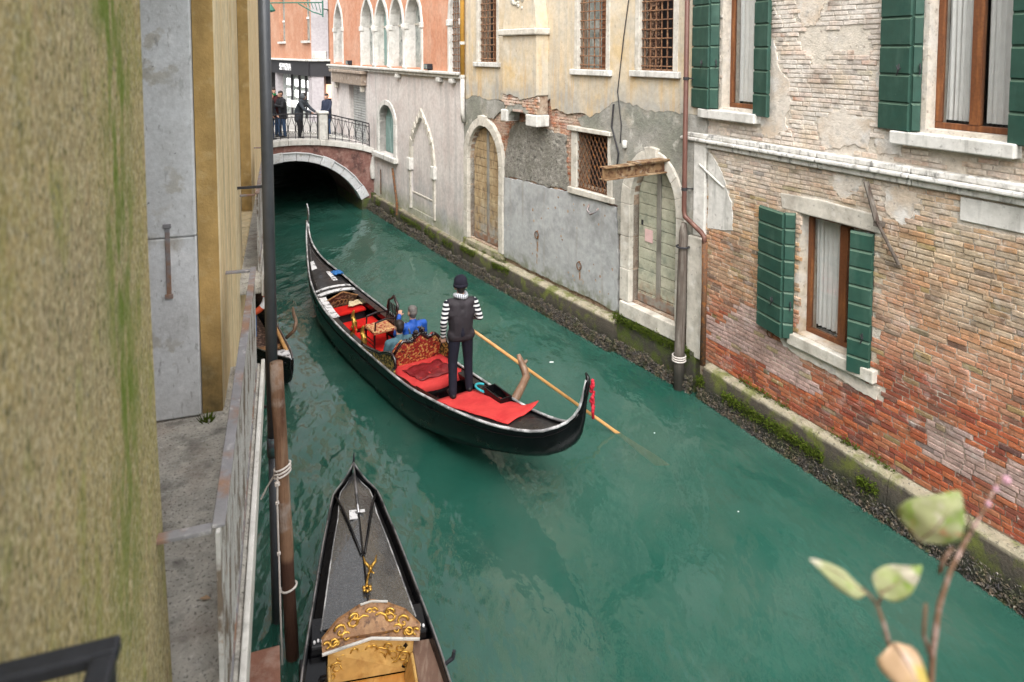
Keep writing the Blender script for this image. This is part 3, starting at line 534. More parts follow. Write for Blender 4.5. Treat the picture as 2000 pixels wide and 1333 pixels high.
m_ = MB(); m_.tube([(.30, .10, 3.98), (-.10, .03, 3.72), (-.22, .02, 3.66)], .018, 8); m_.build('conduit', 'pipe_white', B)
m_ = MB(); m_.tube([(.05 + .06 * math.cos(a) - 1.3, .03, 1.62 + .06 * math.sin(a)) for a in [i * PI / 5 for i in range(11)]], .009, 6); m_.build('mooring_ring', 'iron_rust', B)

# ================================================================== plaster house
H = ochre_house
d1 = arch(6.90, 8.52, .80, 2.98, 3.94); d2 = arch(.82, 2.02, 1.05, 2.95, 3.86)
gw_ = rect(2.72, 3.72, 3.0, 4.20); u1 = rect(7.02, 7.92, 5.60, 7.9); u2 = rect(2.80, 3.70, 5.51, 7.9); u3 = rect(.98, 1.84, 5.53, 7.9)
ops = [d1, d2, gw_, u1, u2, u3]
m_ = MB(); m_.slab(rect(.2, 8.79, .3, TOP), ops, -.40, -.035); m_.build('wall', 'mortar_dark', H)
m_ = MB(); m_.box(.2, 8.79, -6, -.8, .1, TOP - .05); m_.build('inner_core', 'dark_room', H)
big = lambda q, e: [(x + (e if x > sum(a for a, _ in q) / len(q) else -e), z + (e if z > sum(b for _, b in q) / len(q) else -e)) for x, z in q]
ho = [big(q, .02) for q in ops]
d1o = arch(6.68, 8.74, .5, 2.98, 4.16); d2o = arch(.62, 2.28, .5, 2.95, 4.08)
# upper ochre coat: ragged lower edge
low = ragged([(8.79, 4.62), (8.3, 4.70), (7.4, 4.62), (6.75, 4.66), (6.62, 4.80), (4.70, 4.84), (4.66, 4.58), (3.3, 4.52), (2.5, 4.9), (1.6, 4.78), (.2, 4.8)], .05, .10, 5, False)
m_ = MB(); m_.slab(low + [(.2, TOP), (8.79, TOP)], [ho[3], ho[4], ho[5]], -.035, .030); m_.build('ochre_plaster', 'ochre_plaster', H)
# grey cement coats
g1 = ragged([(8.79, 4.76), (8.79, .75), (8.70, .75), (8.74, 3.1), (8.2, 4.05), (7.7, 4.22), (7.2, 4.16), (6.9, 4.36), (6.62, 4.40), (6.66, 4.60), (7.4, 4.74), (8.3, 4.82)], .025, .12, 6)
m_ = MB(); m_.slab(g1, [], -.035, .022); m_.build('cement_coat', 'grey_cement', H)
g2 = ragged([(.2, 4.95), (1.6, 4.93), (2.5, 5.02), (3.3, 4.62), (3.72, 4.46), (3.58, 4.30), (2.66, 4.28), (2.58, 3.4), (2.66, 2.86), (2.42, 2.85), (2.40, 2.3), (2.30, 2.3), (2.28, 3.1), (2.0, 3.75), (1.46, 4.09), (.9, 3.8), (.60, 3.1), (.55, .6), (.2, .6)], .02, .10, 7)
m_ = MB(); m_.slab(g2, [], -.035, .024); m_.build('cement_coat', 'grey_cement', H)
g3 = ragged([(6.62, 3.4), (6.70, 2.75), (4.0, 2.84), (4.12, 3.3), (4.14, 4.05), (4.7, 4.12), (5.3, 4.20), (6.1, 4.20), (6.45, 3.9)], .05, .10, 8)
m_ = MB(); m_.slab(g3, [], -.035, .012); m_.build('rough_render', 'rough_cement', H)
g4 = ragged([(6.68, .72), (6.70, 2.74), (5.2, 2.80), (4.0, 2.84), (3.3, 2.86), (2.46, 2.80), (2.42, 2.2), (2.38, .72)], .03, .10, 9)
m_ = MB(); m_.slab(g4, [], -.035, .032); m_.build('cement_coat', 'smooth_cement', H)
def okm(x, z):
    p = (x, z)
    if any(inpoly(p, q) for q in (g1, g2, g3, g4, d1o, d2o)) or any(inpoly(p, q) for q in ho): return False
    if inpoly(p, low + [(.2, TOP), (8.79, TOP)]): return False
    return 2.6 < z < 4.95 and 2.3 < x < 7.5
def brick_red(x, z, rnd):
    c = rnd.choice([(.44, .17, .09), (.38, .14, .075), (.48, .24, .14), (.42, .26, .17)]); g = rnd.uniform(.8, 1.15); return tuple(v * g for v in c)
lay_bricks(H, LM_, RM_, 2.4, 7.5, 2.6, 4.95, okm, brick_red, -.024, 290, seed=3)
# projecting flue breast on corbels
x0, x1, yo = 4.76, 6.20, .36
m_ = MB(); m_.slab(ragged([(x1, 4.86), (x1, 6.24), (x0, 6.24), (x0, 4.90)], .0, .3, 1)[:-1] + ragged([(x0, 4.90), (5.2, 4.80), (5.8, 4.86), (x1, 4.86)], .05, .08, 3, False)[:-1], [], .03, yo); m_.build('flue_breast', 'ochre_plaster', H, bevel=.01)
MB().box(x0 - .06, x1 + .10, .03, yo + .08, 6.245, 6.40).build('flue_band', 'frame_stone', H, bevel=.03)
m_ = MB(); m_.hexa([(x0, .03, 6.40), (x1, .03, 6.40), (x1, yo, 6.40), (x0, yo, 6.40), (x0 + .25, .03, 7.9), (x1 - .30, .03, 7.9), (x1 - .30, yo - .02, 7.9), (x0 + .25, yo - .02, 7.9)]); m_.build('flue_hood', 'ochre_plaster', H, bevel=.015)
m_ = MB(); cx_, cz_ = 5.5, 7.05
for k in range(26):
    a = random.uniform(0, 2 * PI); r_ = random.uniform(0, .27); m_.ball((cx_ + r_ * math.cos(a), yo - .005, cz_ + r_ * 1.2 * math.sin(a)), (random.uniform(.03, .08), .035, random.uniform(.03, .09)), 6)
m_.build('carved_relief', 'frame_stone', H, smooth=True, label='worn carved relief on the flue hood')
MB().box(5.98, 6.24, .03, yo + .03, 4.22, 4.50).build('corbel', 'white_stone', H, bevel=.02); MB().box(4.72, 5.16, .03, yo + .03, 4.20, 4.46).build('corbel', 'white_stone', H, bevel=.02)
ar = [(5.98, 4.24)] + [(5.57 + .41 * math.cos(a), 4.30 + .24 * math.sin(a)) for a in [i * PI / 10 for i in range(11)]] + [(5.16, 4.24), (5.16, 4.46), (5.20, 4.60), (5.5, 4.66), (5.98, 4.62), (6.1, 4.5), (6.1, 4.3)]
m_ = MB(); m_.slab(ar, [], .02, yo - .03); m_.build('corbel_arch', 'grey_cement', H)
def okf(x, z): return 4.78 < x < 6.16 and 4.47 < z < 4.90 and not inpoly((x, z), ar)
lay_bricks(H, LM_, RM_, 4.7, 6.2, 4.48, 4.90, okf, brick_red, yo - .02, 60, seed=5)
MB().box(4.80, 6.14, .03, yo - .045, 4.47, 4.93).build('flue_core', 'mortar_dark', H)
# stone surrounds of the two arched doors
def surround(parent, xi0, xi1, xo0, xo1, zb, zs, zi, zo, y1, mname='frame_stone', nv=9, jb=3, key=True, kind='round'):
    ci = curve_of(xi0, xi1, zs, zi, kind, nv * 2); co = curve_of(xo0, xo1, zs, zo, kind, nv * 2)
    for i in range(nv):
        q = [ci[2 * i], ci[2 * i + 1], ci[2 * i + 2], co[2 * i + 2], co[2 * i + 1], co[2 * i]]
        e = .03 if key and i == nv // 2 else random.uniform(-.006, .006)
        if key and i == nv // 2: q[3] = (q[3][0] - .02, q[3][1] + .05); q[4] = (q[4][0], q[4][1] + .06); q[5] = (q[5][0] + .02, q[5][1] + .05)
        MB().prism(q, -.34, y1 + e).build('arch_stone', mname, parent, bevel=.012)
    for a, b in ((xi0, xo0), (xi1, xo1)):
        h = (zs - zb) / jb
        for j in range(jb): MB().box(min(a, b), max(a, b), -.34, y1 + random.uniform(-.006, .006), zb + j * h + .003, zb + (j + 1) * h - .003).build('jamb_stone', mname, parent, bevel=.012)
surround(H, 6.90, 8.52, 6.68, 8.74, .78, 2.98, 3.94, 4.16, .065); surround(H, .82, 2.02, .62, 2.28, 1.04, 2.95, 3.86, 4.08, .075)
def plank_door(parent, outl, x0, x1, z0, z1, depth, m1, nb):
    c = (x0 + x1) / 2; d = MB(); d.slab(outl, [], depth - .06, depth - .035); door = d.build('door', m1, parent)
    for (a, b) in ((x0 + .03, c - .05), (c + .05, x1 - .03)):
        h = (z1 - z0) / nb
        for i in range(nb):
            za, zb = z0 + i * h + .006, z0 + (i + 1) * h - .006; pts = []
            for xx, zz in ((a, za), (b, za), (b, zb), ((a + b) / 2, zb), (a, zb)): pts.append([xx, zz])
            # trim the boards to the arched opening
            ins = [inpoly((p[0], p[1] + .0), outl) for p in pts]
            if not any(ins[:2]): continue
            for k, p in enumerate(pts):
                it = 0
                while not inpoly(p, outl) and it < 60:
                    if k in (0, 1) or (k in (2, 4) and it < 25): p[0] += .015 * (1 if p[0] < c else -1)
                    else: p[1] -= .01
                    it += 1
            if pts[2][1] - za < .02 and pts[4][1] - za < .02: continue
            MB().prism([tuple(p) for p in pts], depth - .035, depth + random.uniform(-.006, .006)).build('door_board', m1, door, bevel=.006)
    p = MB(); p.box(c - .05, c + .05, depth - .05, depth + .025, z0, z1 - .04); p.build('centre_post', 'door_post', door, bevel=.008)
    p = MB(); p.box(x0 + .02, c - .055, depth - .03, depth + .015, z0, z0 + .16); p.build('bottom_rail', 'door_post', door, bevel=.008); p = MB(); p.box(c + .055, x1 - .02, depth - .03, depth + .015, z0, z0 + .16); p.build('bottom_rail', 'door_post', door, bevel=.008)
    return door
plank_door(H, arch(6.92, 8.50, .82, 2.98, 3.92), 6.92, 8.50, .82, 3.92, -.13, 'door_tan', 14)
dd = plank_door(H, arch(.84, 2.00, 1.07, 2.95, 3.84), .84, 2.00, 1.07, 3.84, -.13, 'door_green', 13)
MB().box(1.58, 1.78, -.12, -.108, 2.28, 2.52).build('paper_notice', 'notice_pink', dd, label='pink paper notice on the green door'); MB().box(1.84, 1.88, -.12, -.105, 2.58, 2.67).build('lock_plate', 'iron_dark', dd)
MB().box(.66, 2.24, -.34, .12, .74, 1.03).build('door_step', 'frame_stone', H, bevel=.02); MB().box(6.7, 8.72, -.34, .10, .60, .775).build('door_step', 'ledge_stone', H, bevel=.02)
MB().box(.19, .52, -.3, .10, .62, 2.72).build('corner_pier', 'frame_stone', H, bevel=.02); MB().box(.19, .45, -.3, .05, 2.73, 4.30).build('corner_pier', 'white_stone', H, bevel=.02)
# lattice window
MB().prism([(2.58, 4.205), (3.98, 4.205), (3.98, 4.30), (2.58, 4.29)], -.3, .11).build('lintel', 'frame_stone', H, bevel=.012)
MB().box(3.725, 3.92, -.3, .035, 2.99, 4.20).build('jamb_stone', 'frame_stone', H, bevel=.012)
m_ = MB(); m_.slab(ragged([(2.56, 2.99), (2.715, 2.99), (2.715, 4.19), (2.62, 4.19), (2.66, 3.8), (2.58, 3.4)], .02, .08, 4), [], -.3, .04); m_.build('jamb_stone', 'frame_stone', H)
MB().prism([(2.5, 2.86), (3.98, 2.84), (3.98, 2.985), (2.5, 2.985)], -.3, .09).build('window_sill', 'frame_stone', H, bevel=.02)
gr = MB(); gr.box(2.73, 3.71, -.02, .0, 3.0, 3.02); gr.box(2.73, 3.71, -.02, .0, 4.17, 4.19); gr = gr.build('window_grille', 'iron_rust', H)
for i in range(-6, 10):
    for sg in (1, -1):
        xa, za = (2.73 + i * .125, 3.02); xb, zb = xa + 1.15 * .62 * 1, 4.17
        if sg < 0: xa, xb = 6.44 - xa, 6.44 - xb
        def clip(xa, za, xb, zb):
            t0, t1 = 0, 1
            dx = xb - xa
            for lim, sgn in ((2.735, 1), (3.705, -1)):
                if dx * sgn > 0: t0 = max(t0, (lim - xa) / dx)
                else: t1 = min(t1, (lim - xa) / dx)
            return (t0, t1)
        t0, t1 = clip(xa, za, xb, zb)
        if t1 - t0 > .06: MB().bar((xa + (xb - xa) * t0, -.005 + .012 * sg, za + (zb - za) * t0), (xa + (xb - xa) * t1, -.005 + .012 * sg, za + (zb - za) * t1), .014).build('grille_bar', 'iron_rust', gr)
MB().box(2.6, 3.8, -.35, -.34, 2.95, 4.25).build('room_back', 'dark_room', H)
# upper barred windows
def barred(x0, x1, z0, z1, nx, nzz, inside, mname='iron_grille'):
    for a, b in ((x0 - .12, x0), (x1, x1 + .12)): MB().box(a, b, -.3, .042, z0 - .0, z1).build('jamb_stone', 'frame_stone', H, bevel=.01)
    MB().box(x0 - .2, x1 + .2, -.3, .11, z0 - .12, z0 - .003).build('window_sill', 'white_stone', H, bevel=.015)
    g_ = MB(); g_.box(x0, x1, -.055, -.035, z0 + .01, z0 + .03); g_ = g_.build('window_grille', mname, H)
    for i in range(nx): x = x0 + (x1 - x0) * (i + .5) / nx; MB().bar((x, -.045, z0), (x, -.045, z1), .020).build('grille_bar', mname, g_)
    for i in range(nzz): z = z0 + (z1 - z0) * (i + .5) / nzz; MB().bar((x0, -.03, z), (x1, -.03, z), .020).build('grille_bar', mname, g_)
    MB().box(x0, x1, -.35, -.34, z0, z1).build('room_back', 'dark_room', H)
    c = x0 + (x1 - x0) * (.42 if inside != 'open' else .5)
    if inside in ('blind', 'open'):
        for (a, b) in (((x0, c),) if inside == 'blind' else ((x0, x0 + .22), (x1 - .30, x1))):
            sh = MB().box(a, b, -.20, -.19, z0, z1).build('inner_shutter', 'window_wood' if inside == 'blind' else 'carved_dark', H)
            for i in range(26): z = z0 + (z1 - z0) * i / 26; MB().hexa([(a, -.19, z), (b, -.19, z), (b, -.17, z), (a, -.17, z), (a, -.19, z + .07), (b, -.19, z + .07), (b, -.185, z + .07), (a, -.185, z + .07)]).build('slat', 'window_wood' if inside == 'blind' else 'carved_dark', sh)
        if inside == 'blind': MB().box(c, x1, -.22, -.21, z0, z1).build('glass_pane', 'glass_dirty', H)
    else: MB().box(c, c + .08, -.22, -.18, z0, z1).build('mullion', 'window_wood', H); MB().box(x0, c, -.24, -.23, z0, z1).build('glass_pane', 'glass_dirty', H)
barred(7.02, 7.92, 5.60, 7.9, 5, 13, 'glass'); barred(2.80, 3.70, 5.51, 7.9, 5, 13, 'blind'); barred(.98, 1.84, 5.53, 7.9, 6, 14, 'open')
# rusty beam cantilevered from the door arch, hooks, rings, cables, downpipe
m_ = MB(); b0 = 1.12
for z0_, z1_, w_ in ((3.715, 3.737, .17), (3.918, 3.940, .17), (3.738, 3.917, .024)): m_.box(b0 - w_ / 2, b0 + w_ / 2, -.3, 1.50, z0_, z1_)
m_.build('steel_beam', 'beam_rust', H, bevel=.004, label='rusty steel beam jutting out over the canal'); MB().box(1.02, 1.25, -.05, .85, 3.94, 3.965).build('beam_plank', 'beam_rust', H, bevel=.005)
for (x, z) in ((3.59, 1.40), (5.18, 1.70)):
    m_ = MB(); m_.tube([(x + .075 * math.cos(a), .06, z - .07 + .085 * math.sin(a)) for a in [i * PI / 6 for i in range(13)]], .011, 6); m_.tube([(x, .0, z + .02), (x, .075, z + .02)], .016, 6); m_.build('mooring_ring', 'iron_rust', H)
for k_, (x, z, h_) in enumerate(((5.18, 1.60, .34), (3.59, 1.30, .26), (5.20, 1.18, .22))): MB().slab(ragged([(x - .035, z), (x + .035, z), (x + .025, z - h_), (x - .012, z - h_ * 1.15)], .012, .04, 20 + k_), [], .02, .0335).build('rust_stain', 'rust_stain', H)
m_ = MB(); m_.tube([(3.30, .02, 2.72), (3.28, .10, 2.60), (3.12, .14, 2.55), (2.98, .12, 2.62), (2.92, .10, 2.70)], .022, 8); m_.build('wall_hook', 'rail_steel', H, smooth=True)
for k in range(34):
    x, z = random.uniform(2.5, 6.5), random.uniform(.9, 2.7)
    if k % 3 == 0: x = random.uniform(2.5, 4.3)
    r_ = random.uniform(.012, .035); MB().prism([(x + r_ * random.uniform(.6, 1.3) * math.cos(a), z + r_ * random.uniform(.6, 1.4) * math.sin(a)) for a in [i * PI / 4 for i in range(8)]], .030, .035).build('chipped_hole', 'mortar_dark', H)
m_ = MB(); m_.tube([(2.52, .06, 4.85), (2.55, .08, 4.4), (2.35, .07, 3.9), (2.42, .06, 3.55)], .018, 6); m_.tube([(1.95, .05, 7.8), (2.25, .05, 6.2), (2.42, .05, 5.1), (2.30, .05, 4.45), (2.33, .05, 4.1)], .010, 6); m_.build('cable', 'iron_dark', H)
m_ = MB(); m_.lathe([(.03, 0), (.05, .02), (.05, .14), (.03, .16)], 10, (2.18, .07, 4.02)); m_.build('wall_lamp', 'white_stone', H, smooth=True)
m_ = MB(); m_.tube([(8.66, .12, TOP), (8.66, .12, 5.2)], .062, 10); m_.build('downpipe', 'pipe_ochre', H, smooth=True); m_ = MB(); m_.tube([(8.66, .12, 5.2), (8.67, .12, 4.15), (8.70, .06, 3.95)], .062, 10); m_.build('downpipe', 'pipe_white', H, smooth=True)
for z in (5.2, 6.1, 7.3): m_ = MB(); m_.tube([(8.66, .12, z - .04), (8.66, .12, z + .04)], .074, 10); m_.build('pipe_collar', 'pipe_white', H)

# ================================================================== gothic house
G = pink_house; X0, X1 = -.44, 12.95
win = arch(4.98, 6.52, 2.22, 3.35, 3.98); bl = arch(1.66, 3.44, .78, 2.30, 3.86, 'ogee', 24); shop = rect(8.1, 12.0, 2.2, 4.50)
m_ = MB(); m_.slab(rect(X0, X1, .3, 5.12), [win, shop, bl], -.40, .0); m_.build('lower_wall', 'white_plaster', G)
m_ = MB(); m_.slab(bl, [], -.3, -.045); m_.build('blind_panel', 'white_plaster', G)
m_ = MB(); m_.box(X0, X1, -6, -.8, .1, TOP - .05); m_.build('inner_core', 'dark_room', G)
lights = [(2.46, 3.72, 5.35, 6.75, 7.75), (4.02, 5.20, 5.35, 6.75, 7.75), (5.50, 6.76, 5.35, 6.75, 7.80), (7.06, 8.40, 5.35, 6.80, 7.85)]
solo = [(-.36, .34, 5.30, 6.75, 7.8), (11.0, 12.15, 5.40, 6.85, 7.9)]
gops = [arch(a - .06, b + .06, c, d, e + .09, 'ogee', 20) for a, b, c, d, e in lights + solo]
m_ = MB(); m_.slab(rect(X0, X1, 5.30, TOP), gops, -.40, .02); m_.build('upper_wall', 'orange_plaster', G)
for a, b in ((X0, 1.9), (1.91, 4.4), (4.41, 7.2), (7.21, 10.1), (10.11, X1)):
    m_ = MB(); m_.box(a, b, -.1, .20, 5.22, 5.30); m_.box(a, b, -.1, .12, 5.12, 5.219); m_.build('string_course', 'white_stone', G, bevel=.02)
for x in (.0, .9, 4.3): MB().prism([(x, 4.98), (x + .22, 4.98), (x + .22, 5.118), (x, 5.118)], .0, .16).build('bracket_stone', 'white_stone', G, bevel=.03)
def ogee_frame(a, b, zb, zs, za, wd_, y1, mname='white_stone', rope=False):
    n = 16; ci = curve_of(a, b, zs, za, 'ogee', n); co = curve_of(a - wd_, b + wd_, zs, za + wd_ * 1.5, 'ogee', n)
    for i in range(0, n, 2): MB().prism([ci[i], ci[i + 1], ci[i + 2], co[i + 2], co[i + 1], co[i]], -.38, y1).build('arch_stone', mname, G, bevel=.01)
    for x0_, x1_ in ((a - wd_, a), (b, b + wd_)): MB().box(x0_, x1_, -.38, y1, zb, zs - .002).build('jamb_stone', mname, G, bevel=.012)
    for x in (a - wd_ * .5, b + wd_ * .5): MB().box(x - wd_ * .75, x + wd_ * .75, -.05, y1 + .035, zs - .16, zs + .02).build('capital', mname, G, bevel=.02)
for a, b, c, d, e in lights + solo: ogee_frame(a, b, c - .05, d, e, .13, .06)
for x in (3.87, 5.35, 6.91): m_ = MB(); m_.lathe([(.10, 0), (.10, .08), (.07, .12), (.065, 1.15), (.09, 1.2), (.13, 1.34), (.13, 1.40)], 12, (x, .02, 5.32)); m_.build('column', 'white_stone', G, smooth=True)
for i, (a, b, c, d, e) in enumerate(lights + solo):
    MB().box(a, b, -.30, -.29, c, e).build('glass_pane', 'glass_dirty' if i in (0, 1, 3) else ('window_green' if i == 2 else 'dark_room'), G)
    m_ = MB(); m_.box((a + b) / 2 - .03, (a + b) / 2 + .03, -.29, -.25, c, e); m_.box(a, b, -.29, -.26, d - .03, d + .03); m_.build('window_frame', 'window_wood' if i > 3 else 'frame_stone', G)
a, b, c, d, e = solo[0]; g_ = MB().box(a, b, -.06, -.045, c, c + .02).build('window_grille', 'iron_grille', G)
for i in range(5): x = a + (b - a) * (i + .5) / 5; MB().bar((x, -.05, c), (x, -.05, d + .5), .02).build('grille_bar', 'iron_grille', g_)
for i in range(11): z = c + .1 + i * .19; MB().bar((a, -.04, z), (b, -.04, z), .02).build('grille_bar', 'iron_grille', g_)
# arched window with green casement
surround(G, 4.98, 6.52, 4.74, 6.76, 2.22, 3.35, 3.98, 4.16, .05, 'white_stone', 7, 2, False)
MB().box(4.66, 7.0, -.3, .16, 2.04, 2.215).build('window_sill', 'white_stone', G, bevel=.02)
m_ = MB(); m_.slab(arch(4.98, 6.52, 2.22, 3.35, 3.98), [], -.26, -.24); wf = m_.build('window_casement', 'window_green', G)
for x0_, x1_ in ((5.02, 5.40), (5.44, 5.92), (5.96, 6.48)): MB().box(x0_, x1_, -.24, -.215, 2.28, 3.5).build('casement_board', 'window_green', wf, bevel=.008)
# blind ogee arch with rope moulding
n = 22; ci = curve_of(1.66, 3.44, 2.30, 3.86, 'ogee', n); co = curve_of(1.46, 3.64, 2.30, 4.10, 'ogee', n)
for i in range(0, n): MB().prism([ci[i], ci[i + 1], co[i + 1], co[i]], -.1, .045 + .02 * (i % 2)).build('arch_stone', 'frame_stone', G, bevel=.012)
for x0_, x1_ in ((1.50, 1.655), (3.445, 3.60)): MB().box(x0_, x1_, -.1, .045, .76, 2.29).build('jamb_stone', 'frame_stone', G, bevel=.015)
for x in (1.575, 3.525): MB().box(x - .14, x + .14, -.1, .10, 2.02, 2.42).build('capital', 'white_stone', G, bevel=.03)
MB().box(1.66, 3.44, -.1, -.02, 1.28, 1.33).build('panel_ledge', 'frame_stone', G, bevel=.01); MB().box(1.66, 3.44, -.1, -.036, .8, 1.27).build('panel_base', 'white_plaster', G)
# shop front: big lintel, rolling shutter, white panel
m_ = MB(); m_.box(7.95, 12.1, .0, .22, 4.56, 5.0); m_.box(7.85, 12.2, .0, .30, 5.0, 5.115); m_.build('shop_lintel', 'lintel_brown', G, bevel=.02)
for x in (8.15, 11.75): MB().prism([(x, 4.3), (x + .2, 4.3), (x + .2, 4.555), (x, 4.555)], .0, .16).build('bracket_stone', 'frame_stone', G, bevel=.04)
rs = MB().box(8.1, 10.42, -.26, -.24, 2.2, 4.5).build('rolling_shutter', 'roll_shutter', G)
for i in range(22): z = 2.22 + i * .103; MB().add([(8.12, -.24, z), (10.4, -.24, z), (10.4, -.215, z + .05), (8.12, -.215, z + .05), (10.4, -.24, z + .1), (8.12, -.24, z + .1)], [(0, 1, 2, 3), (3, 2, 4, 5)]).build('shutter_slat', 'roll_shutter', rs, fix=False)
MB().box(10.43, 12.0, -.3, -.05, 2.2, 4.5).build('shop_panel', 'white_plaster', G)
for x in (1.6, 9.7): 
    m_ = MB(); m_.box(x, x + .30, .02, .20, 5.33, 5.50); m_.bar((x + .15, .1, 5.30), (x + .15, .1, 5.36), .04); fl = m_.build('floodlight', 'iron_black', G, bevel=.02); MB().box(x + .03, x + .27, .201, .21, 5.36, 5.48).build('lens', 'glass_dirty', fl)
m_ = MB(); m_.tube([(4.95, .10, 1.85), (4.4, .16, .75)], .04, 8); m_.tube([(4.4, .16, .75), (4.38, .16, .35)], .05, 8); m_.build('iron_prop', 'iron_rust', G); MB().bar((6.3, .06, .7), (6.3, .06, 1.6), .03).build('iron_rod', 'iron_rust', G)

# ------------------------------------------------------------------ stone footing along the right bank with mussels and moss
foot = struct(bpy.data.objects.new('bank_footing', None)); COL.objects.link(foot)
def footing(loc, rz, spans, z1, y1, seed, ztop_in=None):
    rnd = random.Random(seed)
    for a, b in spans:
        x = a
        while x < b - .05:
            L = min(rnd.uniform(.8, 1.35), b - x); L = b - x if b - x - L < .3 else L
            m2 = MB(); n = 6; P = []
            for i in range(n + 1):
                xx = x + .004 + (L - .008) * i / n; e = .02 * noise.noise((xx * 3, seed, 0)); e2 = .02 * noise.noise((xx * 2.3, 5, seed))
                P.append([(xx, -.1, -.4), (xx, y1 + .02 + e2, -.4), (xx, y1 + .03 + e2, .12), (xx, y1 + e, z1 - .16 + e2), (xx, y1 - .02 + e, z1 - .04 + e), (xx, y1 - .06 + e, z1 + e), (xx, -.1, z1 + .015 + e)])
            m2.grid(P); m2.add(P[0], [tuple(range(7))]); m2.add(P[-1], [tuple(range(7))])
            o = m2.build('footing_stone', 'ledge_stone', foot, loc=loc, rz=rz, smooth=False, bevel=.012); x += L
footing(LB_, RB_, [(-7.6, .05)], .60, .17, 1); footing(LM_, RM_, [(2.32, 8.8)], .60, .20, 2); footing(LP_, RP_, [(-.42, 7.0)], .55, .17, 3)
MB().box(.3, 2.33, -.1, .10, -.4, .73).build('footing_stone', 'wet_stone', foot, bevel=.02, loc=LM_, rz=RM_)
MB().box(7.0, 12, -.1, .12, -.4, .6).build('footing_stone', 'wet_stone', foot, bevel=.02, loc=LP_, rz=RP_)
rnd = random.Random(8); mm = MB(); ms = MB()
def shell(M_, p, r, rnd):
    a = rnd.uniform(0, 2 * PI); t_ = rnd.uniform(-.9, .9); d = Vector((math.cos(a) * math.cos(t_), math.sin(a) * math.cos(t_), math.sin(t_) * .9 + .25)).normalized(); q = d.orthogonal().normalized(); q2 = d.cross(q)
    c = Vector(p); L = r * rnd.uniform(1.5, 2.4)
    M_.add([c - d * L * .5, c + q * r * .75, c + q2 * r * .5, c - q * r * .75, c - q2 * r * .5, c + d * L], [(0, 2, 1), (0, 3, 2), (0, 4, 3), (0, 1, 4), (5, 1, 2), (5, 2, 3), (5, 3, 4), (5, 4, 1)])
for (loc, rz, a, b, y1, cnt) in ((LB_, RB_, -5.6, .15, .20, 8000), (LM_, RM_, .3, 8.8, .22, 8500), (LP_, RP_, -.4, 7.2, .20, 2600)):
    for k in range(cnt):
        x = rnd.uniform(a, b); top = .25 + .08 * noise.noise((x * 1.5, a, 0)) + .06 * noise.noise((x * 6, a, 2)); z = -.06 + (top + .06) * rnd.random() ** .8
        y = (y1 if not (loc == LM_ and x < 2.3) else .12) + .02 + .05 * (1 - z / .4) + rnd.uniform(-.02, .03)
        shell(mm, W(loc, rz, x, y, z), rnd.uniform(.012, .026) * (1 if loc != LP_ else 1.4), rnd)
mb_ = mm.build('mussel_crust', 'mussel', fix=False); stuff(mb_); tag(mb_, 'dark crust of mussels along the waterline of the right bank', 'mussels')
def tuft(M_, p, r, rnd):
    c = Vector(p)
    for k in range(4):
        a = rnd.uniform(0, 2 * PI); d = Vector((math.cos(a), math.sin(a), rnd.uniform(-.6, 1.0))) * r; s_ = Vector((-math.sin(a), math.cos(a), 0)) * r * .35
        M_.add([c - s_, c + s_, c + d], [(0, 1, 2)])
for (loc, rz, a, b, y1, z1, cnt, thr) in ((LB_, RB_, -3.2, .15, .21, .33, 2600, .0), (LB_, RB_, -3.4, .15, .06, .62, 900, .1), (LM_, RM_, .4, 2.4, .13, .66, 1500, -.5), (LM_, RM_, 5.6, 8.8, .22, .50, 1800, .0), (LP_, RP_, -.4, 7.2, .2, .40, 2200, .0), (LM_, RM_, 6.5, 8.8, .1, .62, 700, .0)):
    for k in range(cnt):
        x = rnd.uniform(a, b)
        if noise.noise((x * 1.7, z1 * 3, 4)) < thr - .1: continue
        tuft(ms, W(loc, rz, x, y1 + rnd.uniform(-.04, .02), z1 + rnd.gauss(0, .05)), rnd.uniform(.012, .03), rnd)
mo = ms.build('moss', 'moss_green', fix=False); stuff(mo); tag(mo, 'green moss clinging to the stone footing of the right bank', 'moss')
# mooring pole by the green door
mp_ = thing('mooring_pole', 'weathered grey wooden mooring pole standing by the pale green door', 'pole', (2.91, 11.587, 0))
m_ = MB(); m_.tube([(0, 0, -.5), (.0, .0, .5), (.03, .02, 1.6), (.05, .03, 2.75), (.055, .03, 2.93)], [.09, .09, .085, .075, .045], 12); m_.build('shaft', 'old_wood', mp_, smooth=True)
m_ = MB(); m_.tube([(.108 * math.cos(a) + .04, .108 * math.sin(a) + .02, 2.52) for a in [i * PI / 8 for i in range(17)]], .016, 6); m_.bar((.1, .06, 2.52), (.30, .16, 2.52), .03); m_.build('iron_band', 'iron_dark', mp_)
m_ = MB()
for z in (.52, .56, .60): m_.tube([(.115 * math.cos(a), .115 * math.sin(a), z) for a in [i * PI / 8 for i in range(17)]], .012, 6)
m_.build('rope_binding', 'rope', mp_)
# ================================================================== near house on the left bank (local x runs toward the camera, y out over the canal)
LTOP = 7.7
LL_, RL_ = (-.42663, -.14312, 0), math.atan2(-.94808, .31804)
left_house = thing('balcony_house', 'mossy yellow plaster house with narrow stone balconies filling the left edge', 'house', LL_, RL_); N = left_house
